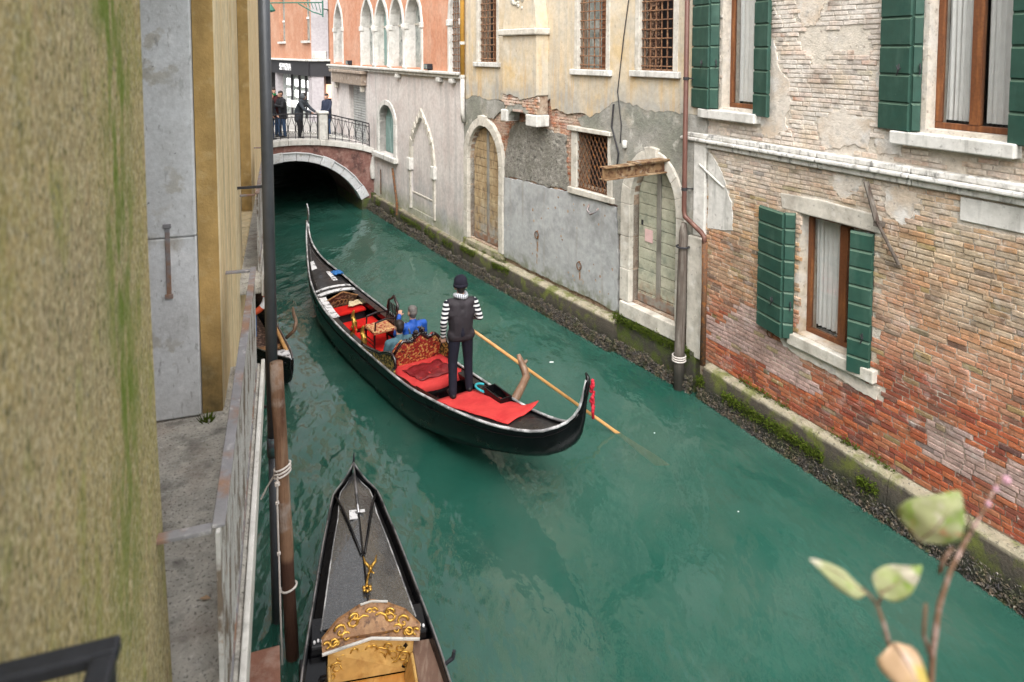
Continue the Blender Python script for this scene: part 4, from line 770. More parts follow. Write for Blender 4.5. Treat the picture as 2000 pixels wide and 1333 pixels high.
# algae band running down the near pier (a stain with its own shape)
mt = MATS['moss_plaster']; nd = mt.node_tree.nodes; lk = mt.node_tree.links; bs = nd['Principled BSDF']; old = bs.inputs['Base Color'].links[0].from_socket
g = nd.new('ShaderNodeNewGeometry'); dt = nd.new('ShaderNodeVectorMath'); dt.operation = 'DOT_PRODUCT'; dt.inputs[1].default_value = (.31804, -.94808, 0); lk.new(g.outputs['Position'], dt.inputs[0])
wob = nd.new('ShaderNodeMath'); wob.operation = 'MULTIPLY_ADD'; lk.new(_noise(nd, lk, g.outputs['Position'], 3.5, 5, (1, 1, .8)), wob.inputs[0]); wob.inputs[1].default_value = .5; lk.new(dt.outputs['Value'], wob.inputs[2])
sc = -2.18 + .25; ab = nd.new('ShaderNodeMath'); ab.operation = 'SUBTRACT'; lk.new(wob.outputs[0], ab.inputs[0]); ab.inputs[1].default_value = sc
ab2 = nd.new('ShaderNodeMath'); ab2.operation = 'ABSOLUTE'; lk.new(ab.outputs[0], ab2.inputs[0])
band = _ramp(nd, lk, ab2.outputs[0], .24, .03); band = _mul(nd, lk, band, _ramp(nd, lk, _noise(nd, lk, g.outputs['Position'], 12, 6, (1.2, 1.2, .4)), .36, .56)); sz = nd.new('ShaderNodeSeparateXYZ'); lk.new(g.outputs['Position'], sz.inputs[0]); band = _mul(nd, lk, band, _ramp(nd, lk, sz.outputs[2], 3.7, 4.9)); band = _mul(nd, lk, band, .85)
lk.new(_mix(nd, lk, band, old, (.115, .19, .018)), bs.inputs['Base Color'])
o1 = rect(-5.16, -2.62, 3.30, 7.3); o2 = rect(-10.25, -7.75, 3.62, 7.3)
m_ = MB(); m_.slab([(6.5, 2.6), (6.5, LTOP), (-2.59, LTOP), (-2.60, 5.2), (-2.65, 4.5), (-2.80, 3.44), (-2.86, 2.6)], [], -.5, 0); m_.build('near_pier', 'moss_plaster', N, bevel=.02)
m_ = MB(); m_.slab([(-24, 2.9), (-5.17, 2.9), (-5.17, 7.3), (-2.63, 7.3), (-2.63, LTOP), (-24, LTOP)], [o2], -.5, 0); m_.build('upper_wall', 'cream_plaster', N, bevel=.02)
MB().box(-24, 6.5, -6, -.62, 2.0, LTOP - .05).build('inner_core', 'dark_room', N)
MB().box(-9.5, 6.5, -.5, -.02, -.6, 2.9).build('lower_wall', 'mortar_dark', N); MB().box(-24, -9.51, -3.0, -1.6, -.6, 2.9).build('lower_wall', 'cream_plaster', N); MB().box(-24, -9.51, -1.6, -.05, 2.75, 2.89).build('soffit', 'cream_plaster', N)
def oklow(x, z): return not (inpoly((x, z), rect(-3.7, -3.2, 1.2, 2.0)))
lay_bricks(N, LL_, RL_, -5.6, -1.9, .5, 2.85, oklow, brick_red, .0, 120, seed=9)
# ochre reveals and stone jambs (far sides of the two openings)
MB().box(-5.165, -5.135, -.135, -.004, 3.335, 7.3).build('reveal', 'ochre_reveal', N); MB().box(-10.255, -10.225, -.14, -.004, 3.645, 7.3).build('reveal', 'ochre_reveal', N)
MB().box(-5.5, -5.10, -.60, -.14, 4.62, 7.3).build('jamb_stone', 'jamb_stone', N, bevel=.012); MB().box(-5.5, -5.105, -.60, -.14, 3.34, 4.617).build('jamb_stone', 'jamb_stone', N, bevel=.012)
MB().box(-10.6, -10.18, -.60, -.145, 3.65, 4.6).build('jamb_stone', 'jamb_stone', N, bevel=.012); MB().box(-10.6, -10.18, -.60, -.145, 4.604, 7.3).build('jamb_stone', 'jamb_stone', N, bevel=.012)
m_ = MB(); m_.box(-5.11, -5.094, -.335, -.305, 4.22, 4.70); m_.box(-5.11, -5.088, -.345, -.295, 4.69, 4.72); m_.box(-5.11, -5.088, -.345, -.295, 4.20, 4.23); m_.build('iron_strap', 'rail_steel', N, bevel=.003)
def balcony(x0, x1, zf, zr, y1, far=False):
    b_ = MB().box(x0 - .25, x1 + .3, -.62, y1 + .03, zf - .15, zf); bal = b_.build('balcony', 'balcony_stone', N, bevel=.02)
    MB().box(x0 - .28, x1 + .32, y1 + .031, y1 + .06, zf - .17, zf + .012).build('edge_strip', 'white_stone', bal, bevel=.006)
    m2 = MB(); m2.box(x0, x1, y1 - .022, y1 + .022, zr - .012, zr); m2.build('handrail', 'rail_steel', bal, bevel=.003)
    for x in (x0 + .02, x1 - .02): MB().box(x - .022, x + .022, -.03, y1 - .023, zr - .030, zr - .013).build('wall_bracket', 'rail_steel', bal, bevel=.003)
    n = int((x1 - x0) / .085)
    for i in range(n + 1):
        x = x0 + (x1 - x0) * i / n; MB().box(x - .026, x + .026, y1 - .008, y1 + .008, zf, zr - .0125).build('baluster', 'peeling_paint', bal)
    MB().box(x0, x1, y1 - .014, y1 + .014, zf + .07, zf + .10).build('bottom_rail', 'rail_steel', bal)
    return bal
balcony(-5.62, -2.55, 3.33, 4.21, .20); balcony(-11.2, -7.5, 3.60, 4.42, .17)
# grass tuft and dead leaf on the balcony floor
gt = MB(); rnd = random.Random(3)
for k in range(26): a = rnd.uniform(0, 2 * PI); r_ = rnd.uniform(.01, .04); h = rnd.uniform(.03, .07); gt.add([(r_ * math.cos(a) - .006, r_ * math.sin(a), 0), (r_ * math.cos(a) + .006, r_ * math.sin(a), 0), (r_ * 2 * math.cos(a), r_ * 2 * math.sin(a), h)], [(0, 1, 2)])
o = gt.build('weed', 'moss_green', fix=False, loc=W(LL_, RL_, -5.02, -.1, 3.333)); tag(o, 'small green weed growing at the foot of the stone jamb', 'weed')
o = MB().add([(0, 0, .004), (.03, .012, .012), (.055, .0, .006), (.03, -.014, .01)], [(0, 1, 2, 3)]).build('dead_leaf', 'leaf_rust', fix=False, solid=.002, loc=W(LL_, RL_, -3.35, .03, 3.336)); tag(o, 'dry brown leaf lying on the balcony floor', 'leaf')
# grey downpipe standing off the wall between the balconies
m_ = MB(); m_.tube([(-7.15, .285, LTOP), (-7.15, .285, 1.95)], .058, 14); m_.tube([(-7.15, .285, 1.98), (-7.15, .285, 1.78)], .066, 14); m_.tube([(-7.15, .285, 1.80), (-7.15, .285, -.3)], .055, 14); m_.build('downpipe', 'pipe_grey', N, smooth=True, label='tall dark grey downpipe in front of the balconies')
for z in (2.3, 4.55, 7.0): MB().bar((-7.15, -.02, z), (-7.15, .24, z), .025).build('pipe_bracket', 'iron_dark', N)
# own terrace below the camera with its black iron rail
MB().box(-1.25, 3.5, 0, .32, 3.95, 4.10).build('terrace_slab', 'balcony_stone', N); MB().box(-.55, 3.5, .32, 1.45, 3.95, 4.10).build('terrace_slab', 'balcony_stone', N)
rail = thing('iron_railing', 'black iron handrail corner at the bottom left, close to the camera', 'railing', W(LL_, RL_, 0, 0, 4.10), RL_)
m_ = MB(); m_.box(-1.165, -1.13, -.0, .192, .86, .885); m_.box(-1.13, 3.4, .155, .192, .86, .885); m_.build('handrail', 'iron_black', rail, bevel=.006)
for x in (-1.147, .1, 1.5, 3.3): MB().box(x - .012, x + .012, .160, .184, 0, .86).build('post', 'iron_black', rail)
# mooring pile with ropes, plank and beam under the balcony
pl = thing('mooring_pile', 'reddish brown wooden mooring pile tied with pale rope at the left', 'pile', (-2.15, 6.32, 0))
m_ = MB(); rr = [.062 + .006 * noise.noise((z * 2.1, 1, 1)) for z in [i * .35 for i in range(11)]]; m_.tube([(.03 - .115 * (i / 10), -.02 + .02 * noise.noise((i * .7, 0, 2)), -.5 + i * .345) for i in range(11)], rr, 12); m_.build('shaft', 'pile_wood', pl, smooth=True)
m_ = MB()
for z in (1.86, 1.895, 1.93): m_.tube([(-.048 + .075 * math.cos(a), .075 * math.sin(a) - .02, z + .03 * math.cos(a)) for a in [i * PI / 8 for i in range(17)]], .010, 6)
m_.tube([(-.008 + .072 * math.cos(a), .072 * math.sin(a) - .02, .72 + .02 * math.cos(a)) for a in [i * PI / 8 for i in range(17)]], .010, 6)
m_.tube([(-.07, -.09, 1.9), (-.075, -.10, 1.6), (-.07, -.10, 1.0), (-.065, -.10, .35), (-.06, -.10, -.1)], .009, 6); m_.ball((-.075, -.10, 1.62), .022, 6); m_.ball((-.071, -.10, 1.12), .022, 6); m_.ball((-.075, -.09, 1.80), .03, 6)
m_.tube([(-.09, -.03, 1.9), (-.20, -.02, 1.72), (-.26, -.02, 1.60)], .008, 6); m_.build('rope', 'rope', pl)
m_ = MB(); m_.hexa([W(LL_, RL_, -5.3, .02, 1.28), W(LL_, RL_, -4.3, .02, 1.28), W(LL_, RL_, -4.3, .36, 1.28), W(LL_, RL_, -5.3, .34, 1.28), W(LL_, RL_, -5.3, .02, 1.33), W(LL_, RL_, -4.3, .02, 1.33), W(LL_, RL_, -4.3, .36, 1.33), W(LL_, RL_, -5.3, .34, 1.33)])
o = m_.build('landing_plank', 'red_plank', bevel=.006); tag(o, 'reddish brown plank fixed under the balcony behind the mooring pile', 'plank')
m_ = MB(); m_.tube([W(LL_, RL_, -4.4, .33, 1.31), W(LL_, RL_, -4.4, .36, .9), W(LL_, RL_, -4.35, .35, .25)], .010, 6); m_.tube([W(LL_, RL_, -4.36, .33, 1.31), W(LL_, RL_, -4.33, .37, .9), W(LL_, RL_, -4.3, .36, .25)], .010, 6); o = m_.build('rope', 'rope'); tag(o, 'pale doubled rope hanging from the plank under the balcony', 'rope')

# ================================================================== bridge
BRO = (-1.55 - .5003 * 7.25, 19.05 + .86585 * 7.25, 0); BRZ = math.atan2(-.5003, -.86585)
bridge = thing('bridge', 'small arched brick bridge with stone arch ring and iron railing across the canal', 'bridge', BRO, BRZ)
XC, ZC, RI = 3.05, -.77, 2.80
deck = lambda x: 2.24 + .53 * math.sin(max(0, min(1, x / 6.1)) * PI) ** .8
pa = [(XC + RI * math.cos(a), ZC + RI * math.sin(a)) for a in [R(17) + R(146) * i / 28 for i in range(29)]]
poly = [(-.05, -.4), (-.05, deck(0) - .21)] + [(x * .2, deck(x * .2) - .21) for x in range(1, 31)] + [(6.15, deck(6.1) - .21), (6.15, -.4), (pa[0][0], -.4)] + pa + [(pa[-1][0], -.4)]
m_ = MB(); m_.slab(poly, [], -3.3, 0); m_.build('spandrel', 'bridge_brick', bridge)
nv = 15
for i in range(nv):
    a0, a1 = R(24) + R(132) * i / nv, R(24) + R(132) * (i + 1) / nv; q = []
    big_ = i % 4 == 2; ro = RI + (.32 if big_ else .26)
    for a in (a0 + .002, (a0 + a1) / 2, a1 - .002): q.append((XC + (RI - .015) * math.cos(a), ZC + (RI - .015) * math.sin(a)))
    for a in (a1 - .002, (a0 + a1) / 2, a0 + .002): q.append((XC + ro * math.cos(a), ZC + ro * math.sin(a)))
    MB().prism(q, -.3, .09 if big_ else .05).build('arch_stone', 'jamb_stone', bridge, bevel=.015)
    q2 = [(XC + (RI + r_) * math.cos(a), ZC + (RI + r_) * math.sin(a)) for r_, a in ((.261, a0), (.261, a1), (.305, a1), (.305, a0))]
    if not big_: MB().prism(q2, -.2, .10).build('arch_moulding', 'jamb_stone', bridge, bevel=.012)
for xa, xb in ((-.03, .50), (5.6, 6.13)): MB().box(xa, xb, -3.2, .10, -.4, .40).build('pier_footing', 'wet_stone', bridge, bevel=.03)
xs = [-.05, .95, 2.0, 3.1, 4.2, 5.2, 6.15]
for i in range(6):
    a, b = xs[i] + .004, xs[i + 1] - .004; pts = [(a + (b - a) * k / 4, deck(a + (b - a) * k / 4)) for k in range(5)]
    for y0, y1 in ((-.38, .10), (-3.36, -3.0)): MB().prism([(x, z - .20) for x, z in pts] + [(x, z) for x, z in reversed(pts)], y0, y1).build('coping_stone', 'white_stone', bridge, bevel=.015)
P = [[(x * .2 - .05, -.381, deck(x * .2) - .12) for x in range(32)], [(x * .2 - .05, -2.99, deck(x * .2) - .12) for x in range(32)]]
MB().grid(P).build('walkway', 'road_stone', bridge, fix=False)
MB().box(1.70, 2.00, -.30, .06, deck(1.85), 3.62).build('stone_post', 'white_stone', bridge, bevel=.03); MB().box(1.66, 2.04, -.34, .10, 3.62, 3.72).build('post_cap', 'white_stone', bridge, bevel=.04)
m_ = MB(); m_.prism([(-.10, 1.1), (.12, 1.1), (.16, 1.5), (.06, 2.0), (-.10, 2.0)], -.3, .12); m_.build('end_bracket', 'white_stone', bridge, bevel=.05)
def railing(x0, x1, y, slope):
    rz_ = lambda x: slope(x)
    r_ = MB(); n = 8; r_.tube([(x0 + (x1 - x0) * i / n, y, rz_(x0 + (x1 - x0) * i / n)) for i in range(n + 1)], .024, 6); r_.tube([(x0 + (x1 - x0) * i / n, y, rz_(x0 + (x1 - x0) * i / n) - .12) for i in range(n + 1)], .012, 6); r_.tube([(x0 + (x1 - x0) * i / n, y, deck(x0 + (x1 - x0) * i / n) + .08) for i in range(n + 1)], .012, 6)
    ro = r_.build('railing', 'iron_dark', bridge)
    k = max(2, int((x1 - x0) / .25))
    for i in range(k + 1):
        x = x0 + (x1 - x0) * i / k; zt, zb = rz_(x) - .12, deck(x) + .02
        MB().tube([(x, y, zb), (x, y, zt + .1)], .013 if i not in (0, k) else .022, 6).build('baluster', 'iron_dark', ro)
        if i < k:
            w_ = (x1 - x0) / k; c = x + w_ / 2; zt = rz_(c) - .12; h = zt - zb
            for sg in (-1, 1):
                pts = [(c + sg * w_ * a, y, zb + .06 + h * b) for a, b in ((.05, .98), (.12, .80), (.42, .50), (.44, .34), (.30, .16), (.12, .14), (.10, .25), (.22, .30))]
                MB().tube(pts, .010, 5).build('scroll', 'iron_dark', ro)
railing(.14, 1.66, -.06, lambda x: 3.17 + .28 * (x - .1)); railing(2.04, 5.9, -.06, lambda x: deck(x) + .90)
# street beyond the bridge and the far shop building
st = MB().box(-14, 16, -26, -3.37, 1.55, 2.34).build('street', 'road_stone', loc=BRO, rz=BRZ); struct(st)
MB().box(6.2, 16, -26, -3.37, -.6, 1.549).build('light_blocker', 'road_stone', st); MB().box(-14, -.3, -26, -6.5, -.6, 1.549).build('light_blocker', 'road_stone', st)  # unseen boxes added to keep daylight out from under the bridge
SHO, SHZ = (-10.0, 34.0, 0), math.atan2(.844, -.537)
shop_b = thing('shop_building', 'orange corner building with dark shop fascia beyond the bridge', 'building', SHO, SHZ)
wn = [rect(.15, 1.25, 6.4, 9.0), rect(4.9, 6.1, 6.4, 9.0), rect(8.5, 9.7, 6.4, 9.0)]
m_ = MB(); m_.slab(rect(0, 16, 5.40, TOP), wn, -.4, 0); m_.build('upper_wall', 'far_orange', shop_b)
MB().box(.0, 16, -6, -.6, 2.3, TOP).build('inner_core', 'dark_room', shop_b)
for q in wn:
    a, b = q[0][0], q[1][0]; f_ = MB(); f_.box(a, b, -.22, -.2, 6.4, 9.0); wf = f_.build('window', 'glass_dirty', shop_b); MB().box(a - .12, b + .12, -.2, .12, 6.28, 6.40).build('sill', 'white_stone', wf)
    MB().box((a + b) / 2 - .05, (a + b) / 2 + .05, -.2, -.15, 6.4, 9).build('mullion', 'window_green', wf); MB().box(a, b, -.2, -.16, 7.5, 7.6).build('transom', 'sign_white', wf)
MB().box(-.05, 16, -.2, .30, 5.36, 5.46).build('cornice', 'white_stone', shop_b, bevel=.03)
MB().box(-.03, 16, -.2, .16, 4.62, 5.35).build('fascia', 'shop_dark', shop_b)
tc = bpy.data.curves.new('sign_letters', 'FONT'); tc.body = 'SEPHORA'; tc.size = .56; tc.extrude = .02; tc.align_x = 'CENTER'
to = bpy.data.objects.new('tmp', tc); COL.objects.link(to); dg = bpy.context.evaluated_depsgraph_get(); me = bpy.data.meshes.new_from_object(to.evaluated_get(dg)); bpy.data.objects.remove(to)
me.materials.clear(); me.materials.append(MATS['sign_white']); so = bpy.data.objects.new('sign_letters', me); COL.objects.link(so); so.parent = shop_b; so.location = (4.35, .185, 4.82); so.rotation_euler = (R(90), 0, PI); so['label'] = 'white shop name letters on the dark fascia'
for a, b in ((0, .5), (6.8, 7.3), (12, 12.6)): MB().box(a, b, -.3, .02, 2.3, 4.61).build('pilaster', 'shop_wall', shop_b)
MB().box(.5, 6.8, -.32, -.30, 2.3, 4.61).build('shop_glass', 'glass_dirty', shop_b)
for x in (.9, 2.0, 3.3, 5.0):
    for z in (2.75, 3.35, 3.95): MB().box(x, x + .75, -.29, -.25, z, z + .38).build('lit_shelf', 'shop_lit', shop_b)
for x in (1.8, 3.05, 4.6): MB().box(x, x + .12, -.29, -.2, 2.3, 4.6).build('shop_mullion', 'shop_dark', shop_b)
# return wall of the corner building (faces the bridge)
rw = bpy.data.objects.new
ret = MB(); ret.slab(rect(-10.0, -5.5, 5.40, TOP), [], 33.99, 34.4); ro = ret.build('return_wall', 'far_orange'); 
def adopt(o, p): o.parent = p; o.matrix_parent_inverse = (Matrix.Translation(p.location) @ Matrix.Rotation(p.rotation_euler.z, 4, 'Z')).inverted(); return o
adopt(ro, shop_b); adopt(MB().box(-9.95, -9.1, 33.90, 34.0, 5.42, TOP).build('corner_pilaster', 'shop_wall'), shop_b); adopt(MB().box(-9.9, -9.2, 33.80, 34.0, 5.47, 5.85).build('pilaster_base', 'white_stone', bevel=.03), shop_b)
adopt(MB().box(-10.0, -5.5, 33.84, 34.2, 4.62, 5.35).build('fascia', 'shop_dark'), shop_b); adopt(MB().box(-9.95, -9.35, 33.9, 34.3, 2.3, 4.61).build('pilaster', 'shop_wall'), shop_b); adopt(MB().box(-9.34, -5.5, 34.3, 34.32, 2.3, 4.61).build('shop_glass', 'shop_dark'), shop_b); adopt(MB().box(-9.32, -8.6, 34.2, 34.29, 3.5, 4.2).build('lit_shelf', 'shop_lit_warm'), shop_b)
adopt(MB().box(-10.05, -5.5, 33.7, 34.2, 5.36, 5.46).build('cornice', 'white_stone', bevel=.03), shop_b)
# green wrought-iron lamp bracket high on the corner
m_ = MB(); m_.tube([(-11.9, 33.3, 8.2), (-9.1, 33.0, 8.2)], .03, 6); m_.tube([(-9.1, 33.0, 7.6), (-9.6, 33.05, 7.75), (-10.3, 33.1, 8.15)], .03, 6)
for k in range(5): m_.tube([(-9.2 - k * .18, 33.02, 7.72 + k * .09), (-9.3 - k * .18, 33.02, 8.18)], .018, 5)
m_.bar((-9.1, 33.0, 7.5), (-9.1, 33.0, 8.3), .06); m_.bar((-9.1, 33.0, 7.9), (-9.1, 33.95, 7.9), .05); m_.lathe([(.05, 0), (.2, .05), (.22, .1), (.08, .3), (.03, .4)], 10, (-11.7, 33.3, 7.75)); adopt(m_.build('lamp_bracket', 'lamp_green'), shop_b)
# ================================================================== gondolas
def spl(xs, ys):
    n = len(xs); m = []
    for i in range(n):
        a, b = max(i - 1, 0), min(i + 1, n - 1)
        if 0 < i < n - 1:
            d0 = (ys[i] - ys[i - 1]) / (xs[i] - xs[i - 1]); d1 = (ys[i + 1] - ys[i]) / (xs[i + 1] - xs[i]); m.append(0 if d0 * d1 <= 0 else 2 * d0 * d1 / (d0 + d1))
        else: m.append((ys[b] - ys[a]) / (xs[b] - xs[a]))
    def f(x):
        x = max(xs[0], min(xs[-1], x)); i = 0
        while i < n - 2 and x > xs[i + 1]: i += 1
        h = xs[i + 1] - xs[i]; t = (x - xs[i]) / h
        return (2 * t ** 3 - 3 * t * t + 1) * ys[i] + (t ** 3 - 2 * t * t + t) * h * m[i] + (-2 * t ** 3 + 3 * t * t) * ys[i + 1] + (t ** 3 - t * t) * h * m[i + 1]
    return f
class Hull:
    def __init__(s, c, h, z, b): s.c, s.h, s.z, s.b = c, h, z, b
def build_hull(par, Hh, xs, floor=.24, mname='gondola_black', rail='trim_worn_shine', rr=.020, wall=.035):
    P = []
    for x in xs:
        c, h, z, b = Hh.c(x), Hh.h(x), Hh.z(x), Hh.b(x); d = z - b; wl = min(wall, h * .6); fl = min(max(floor, b + .05), z - .02)
        q = lambda k: c + k * h
        P.append([(x, q(-1), z), (x, q(-.985), b + d * .72), (x, q(-.93), b + d * .42), (x, q(-.80), b + d * .18), (x, q(-.55), b + d * .03), (x, c, b), (x, q(.55), b + d * .03), (x, q(.80), b + d * .18), (x, q(.93), b + d * .42), (x, q(.985), b + d * .72), (x, q(1), z),
                  (x, c + h - wl, z), (x, c + (h - wl) * .96, z - (z - fl) * .5), (x, c + (h - wl) * .86, fl), (x, c - (h - wl) * .86, fl), (x, c - (h - wl) * .96, z - (z - fl) * .5), (x, c - h + wl, z)])
    m_ = MB(); m_.grid(P, closed=True); m_.add(P[0], [tuple(range(17))]); m_.add(P[-1], [tuple(range(17))])
    hull = m_.build('hull', mname, par, smooth=True); md = hull.modifiers.new('split', 'EDGE_SPLIT'); md.split_angle = R(38)
    for sg in (-1, 1):
        MB().tube([(x, Hh.c(x) + sg * (Hh.h(x) - .012), Hh.z(x) + .008) for x in xs], rr, 6).build('gunwale', rail, par, smooth=True)
        MB().tube([(x, Hh.c(x) + sg * (Hh.h(x) * .992 + .004), Hh.b(x) + (Hh.z(x) - Hh.b(x)) * .80) for x in xs if 1 < xs.index(x) < len(xs) - 2], .009, 5).build('rubbing_strake', 'gondola_black', par, smooth=True)
    return hull
def deck_patch(par, Hh, x0, x1, dz=-.03, camber=.04, inset=.03, n=14, name='deck', mname='gondola_dull', thick=.02):
    P = []
    for i in range(n + 1):
        x = x0 + (x1 - x0) * i / n; h = max(.005, Hh.h(x) - inset); P.append([(x, Hh.c(x) + h * k / 4, Hh.z(x) + dz + camber * (1 - (k / 4) ** 2) * min(1, h / .3)) for k in range(-4, 5)])
    return MB().grid(P).build(name, mname, par, smooth=True, fix=False, solid=thick)
g1 = thing('gondola', 'black gondola under way with red carpets, gilded fittings and passengers', 'gondola', (1.03, 9.0, 0), R(124.95))
XS = [-.55, -.47, -.36, -.15, .2, .7, 1.2, 1.8, 2.6, 4, 5.25, 6.1, 7, 7.9, 8.9, 9.55, 9.9, 10.15]
H1 = Hull(spl(XS, [.50, .52, .58, .69, .77, .84, .88, .91, .92, .90, .89, .87, .84, .78, .71, .63, .56, .47]),
          spl(XS, [.020, .045, .10, .20, .285, .36, .42, .475, .53, .55, .56, .545, .49, .395, .20, .085, .045, .025]),
          spl(XS, [1.80, 1.42, 1.22, 1.08, .98, .89, .83, .77, .70, .66, .65, .66, .70, .78, .94, 1.15, 1.38, 1.60]),
          spl([-.55, -.5, -.42, -.25, 0, .5, 1, 1.5, 2, 2.8, 4, 7, 8, 8.7, 9.2, 9.7, 10.15], [1.60, 1.20, .97, .78, .66, .50, .36, .22, .09, -.06, -.15, -.12, .06, .28, .52, .88, 1.4]))
xs1 = [-.55, -.51, -.47, -.42, -.36, -.28, -.15, .0, .2, .45] + [.7 + .25 * i for i in range(36)] + [9.62, 9.75, 9.9, 10.02, 10.15]; xs1 = sorted(set(x for x in xs1))
build_hull(g1, H1, xs1, .26)
deck_patch(g1, H1, 7.15, 9.95, -.05, .05, .03, 20, 'fore_deck', 'gondola_dull'); deck_patch(g1, H1, -.38, 1.80, -.04, .03, .03, 16, 'stern_deck', 'gondola_dull')
for sg in (-1, 1):     # side decks
    P = []
    for i in range(23):
        x = 1.8 + (7.15 - 1.8) * i / 22; c, h, z = H1.c(x), H1.h(x), H1.z(x); P.append([(x, c + sg * (h - .03), z - .02), (x, c + sg * (h - .15), z - .03), (x, c + sg * (h - .15), z - .12)])
    MB().grid(P).build('side_deck', 'gondola_black', g1, fix=False, solid=.014)
# bright worn plates and trim lines on the fore deck
for x0, x1, k0, k1 in ((7.18, 7.30, -.95, .95), (7.42, 7.5, -.95, .95), (7.75, 8.25, -.52, -.22), (8.5, 8.9, .3, .8)):
    P = [[(x, H1.c(x) + (H1.h(x) - .04) * k, H1.z(x) - .05 + .05 * (1 - k * k) * min(1, H1.h(x) / .3) + .014) for k in [k0 + (k1 - k0) * j / 6 for j in range(7)]] for x in (x0, (x0 + x1) / 2, x1)]
    MB().grid(P).build('deck_plate', 'white_paint', g1, fix=False, solid=.006)
for sg in (-1, 1): MB().tube([(x, H1.c(x) + sg * (H1.h(x) - .09) * .9, H1.z(x) - .025) for x in [7.2 + .2 * i for i in range(13)]], .008, 5).build('trim_line', 'silver_trim', g1)
P = [[(x, H1.c(x) + H1.h(x) - .035 - .02, H1.z(x) - .014), (x, H1.c(x) + H1.h(x) - .20, H1.z(x) - .018)] for x in [6.0 + .12 * i for i in range(10)]]
MB().grid(P).build('side_plate', 'white_paint', g1, fix=False, solid=.006)
# steel prow iron: S-shaped blade with teeth
c_ = H1.c(10.1) - .01
pr = [(10.02, 1.25), (10.16, 1.45), (10.20, 1.62), (10.15, 1.74), (10.10, 1.88), (10.12, 2.02), (10.19, 2.13), (10.14, 2.16), (10.05, 2.06), (10.00, 1.90), (10.02, 1.74), (10.04, 1.62), (9.96, 1.42)]
fe = MB().slab(pr, [], -.012, .012).build('prow_iron', 'silver_trim', g1, loc=(.02, c_, -.12), bevel=.004)
for k in range(6): MB().box(10.16 - .022 * k, 10.30 - .028 * k, -.008, .008, 1.66 - .075 * k, 1.70 - .075 * k).build('prow_tooth', 'silver_trim', fe)
# stern ornament: curled tip with red tassel
m_ = MB(); m_.tube([(-.50, .50, 1.55), (-.555, .50, 1.74), (-.55, .49, 1.84), (-.50, .48, 1.87)], [.045, .034, .026, .014], 8); m_.build('stern_curl', 'gondola_black', g1, smooth=True)
m_ = MB(); rnd = random.Random(5)
for k in range(16): z = 1.80 - k * .026; m_.ball((-.60 - .012 * math.sin(k), .45 + rnd.uniform(-.02, .02), z), (.026 + .012 * math.sin(k * .8), .026, .03), 6)
m_.tube([(-.60, .45, 1.5), (-.61, .45, 1.32)], .018, 6); m_.build('red_tassel', 'red_tassel', g1, smooth=True)
# well: floor, carved pediment, red thwarts and carpet
fl = [(x, H1.c(x) - (H1.h(x) - .05) * .86) for x in [1.8 + .5 * i for i in range(12)]] + [(x, H1.c(x) + (H1.h(x) - .05) * .86) for x in [7.3 - .5 * i for i in range(12)]]
MB().flat(fl, .262, .275).build('well_floor', 'floor_grey', g1)
yc = H1.c(6.85); m_ = MB(); m_.add([(6.98, yc - .40, .35), (6.98, yc + .40, .35), (6.90, yc + .40, .62), (6.84, yc, .80), (6.90, yc - .40, .62), (7.02, yc - .40, .35), (7.02, yc + .40, .35), (6.94, yc + .40, .62), (6.88, yc, .80), (6.94, yc - .40, .62)], [(0, 1, 2, 3, 4), (9, 8, 7, 6, 5), (0, 5, 6, 1), (1, 6, 7, 2), (2, 7, 8, 3), (3, 8, 9, 4), (4, 9, 5, 0)])
ped = m_.build('carved_pediment', 'carved_dark', g1); m_ = MB(); m_.tube([(6.885, yc + .42, .63), (6.825, yc, .82), (6.885, yc - .42, .63)], .016, 6); m_.build('pediment_trim', 'carved_wood', ped)
m_ = MB(); rnd = random.Random(2)
for k in range(9): t_ = k / 8 * 2 - 1; m_.tube([(6.93 - .05 * (1 - abs(t_)), yc + t_ * .33 + .05 * math.cos(a), .53 + .06 * (1 - abs(t_)) + .05 * math.sin(a)) for a in [i * .8 for i in range(7)]], .010, 5)
m_.build('carving', 'carved_wood', ped)
MB().box(6.48, 6.88, yc - .38, yc + .40, .44, .50).build('thwart', 'red_carpet', g1, bevel=.02); MB().box(5.86, 6.20, yc - .40, yc + .44, .36, .42).build('thwart', 'red_carpet', g1, bevel=.02)
MB().box(6.50, 6.86, yc - .36, yc + .38, .28, .438).build('thwart_box', 'black_lacquer', g1); MB().box(5.88, 6.18, yc - .38, yc + .42, .28, .358).build('thwart_box', 'black_lacquer', g1)
MB().flat([(4.1, .48), (4.1, 1.32), (5.85, 1.33), (5.85, .46)], .276, .292).build('floor_carpet', 'red_carpet', g1)
# stern mat with its lifted corner
P = []
for i in range(15):
    r_ = []
    for j in range(9):
        u, v = i / 14, j / 8; a = (1.82 + (.46 - 1.82) * u, 1.36 + (1.00 - 1.36) * u); b = (1.74 + (.58 - 1.74) * u, .74 + (.40 - .74) * u); x = a[0] + (b[0] - a[0]) * v; y = a[1] + (b[1] - a[1]) * v
        k = (y - H1.c(x)) / H1.h(x); r_.append((x, y, H1.z(x) - .04 + .03 * max(0, 1 - k * k) + .030 + .005 * math.sin(i * 1.3 + j) + .012 * noise.noise((i * .35, j * .45, 3)) + .008 * max(0, math.sin(i * .9 - j * .5)) ** 3 + .09 * max(0, u - .8) * 5 * max(0, v - .5) * 2 + .05 * max(0, abs(k) - .85)))
    P.append(r_)
MB().grid(P).build('stern_mat', 'red_mat', g1, smooth=True, fix=False, solid=.012, label='flat red mat under the gondolier')
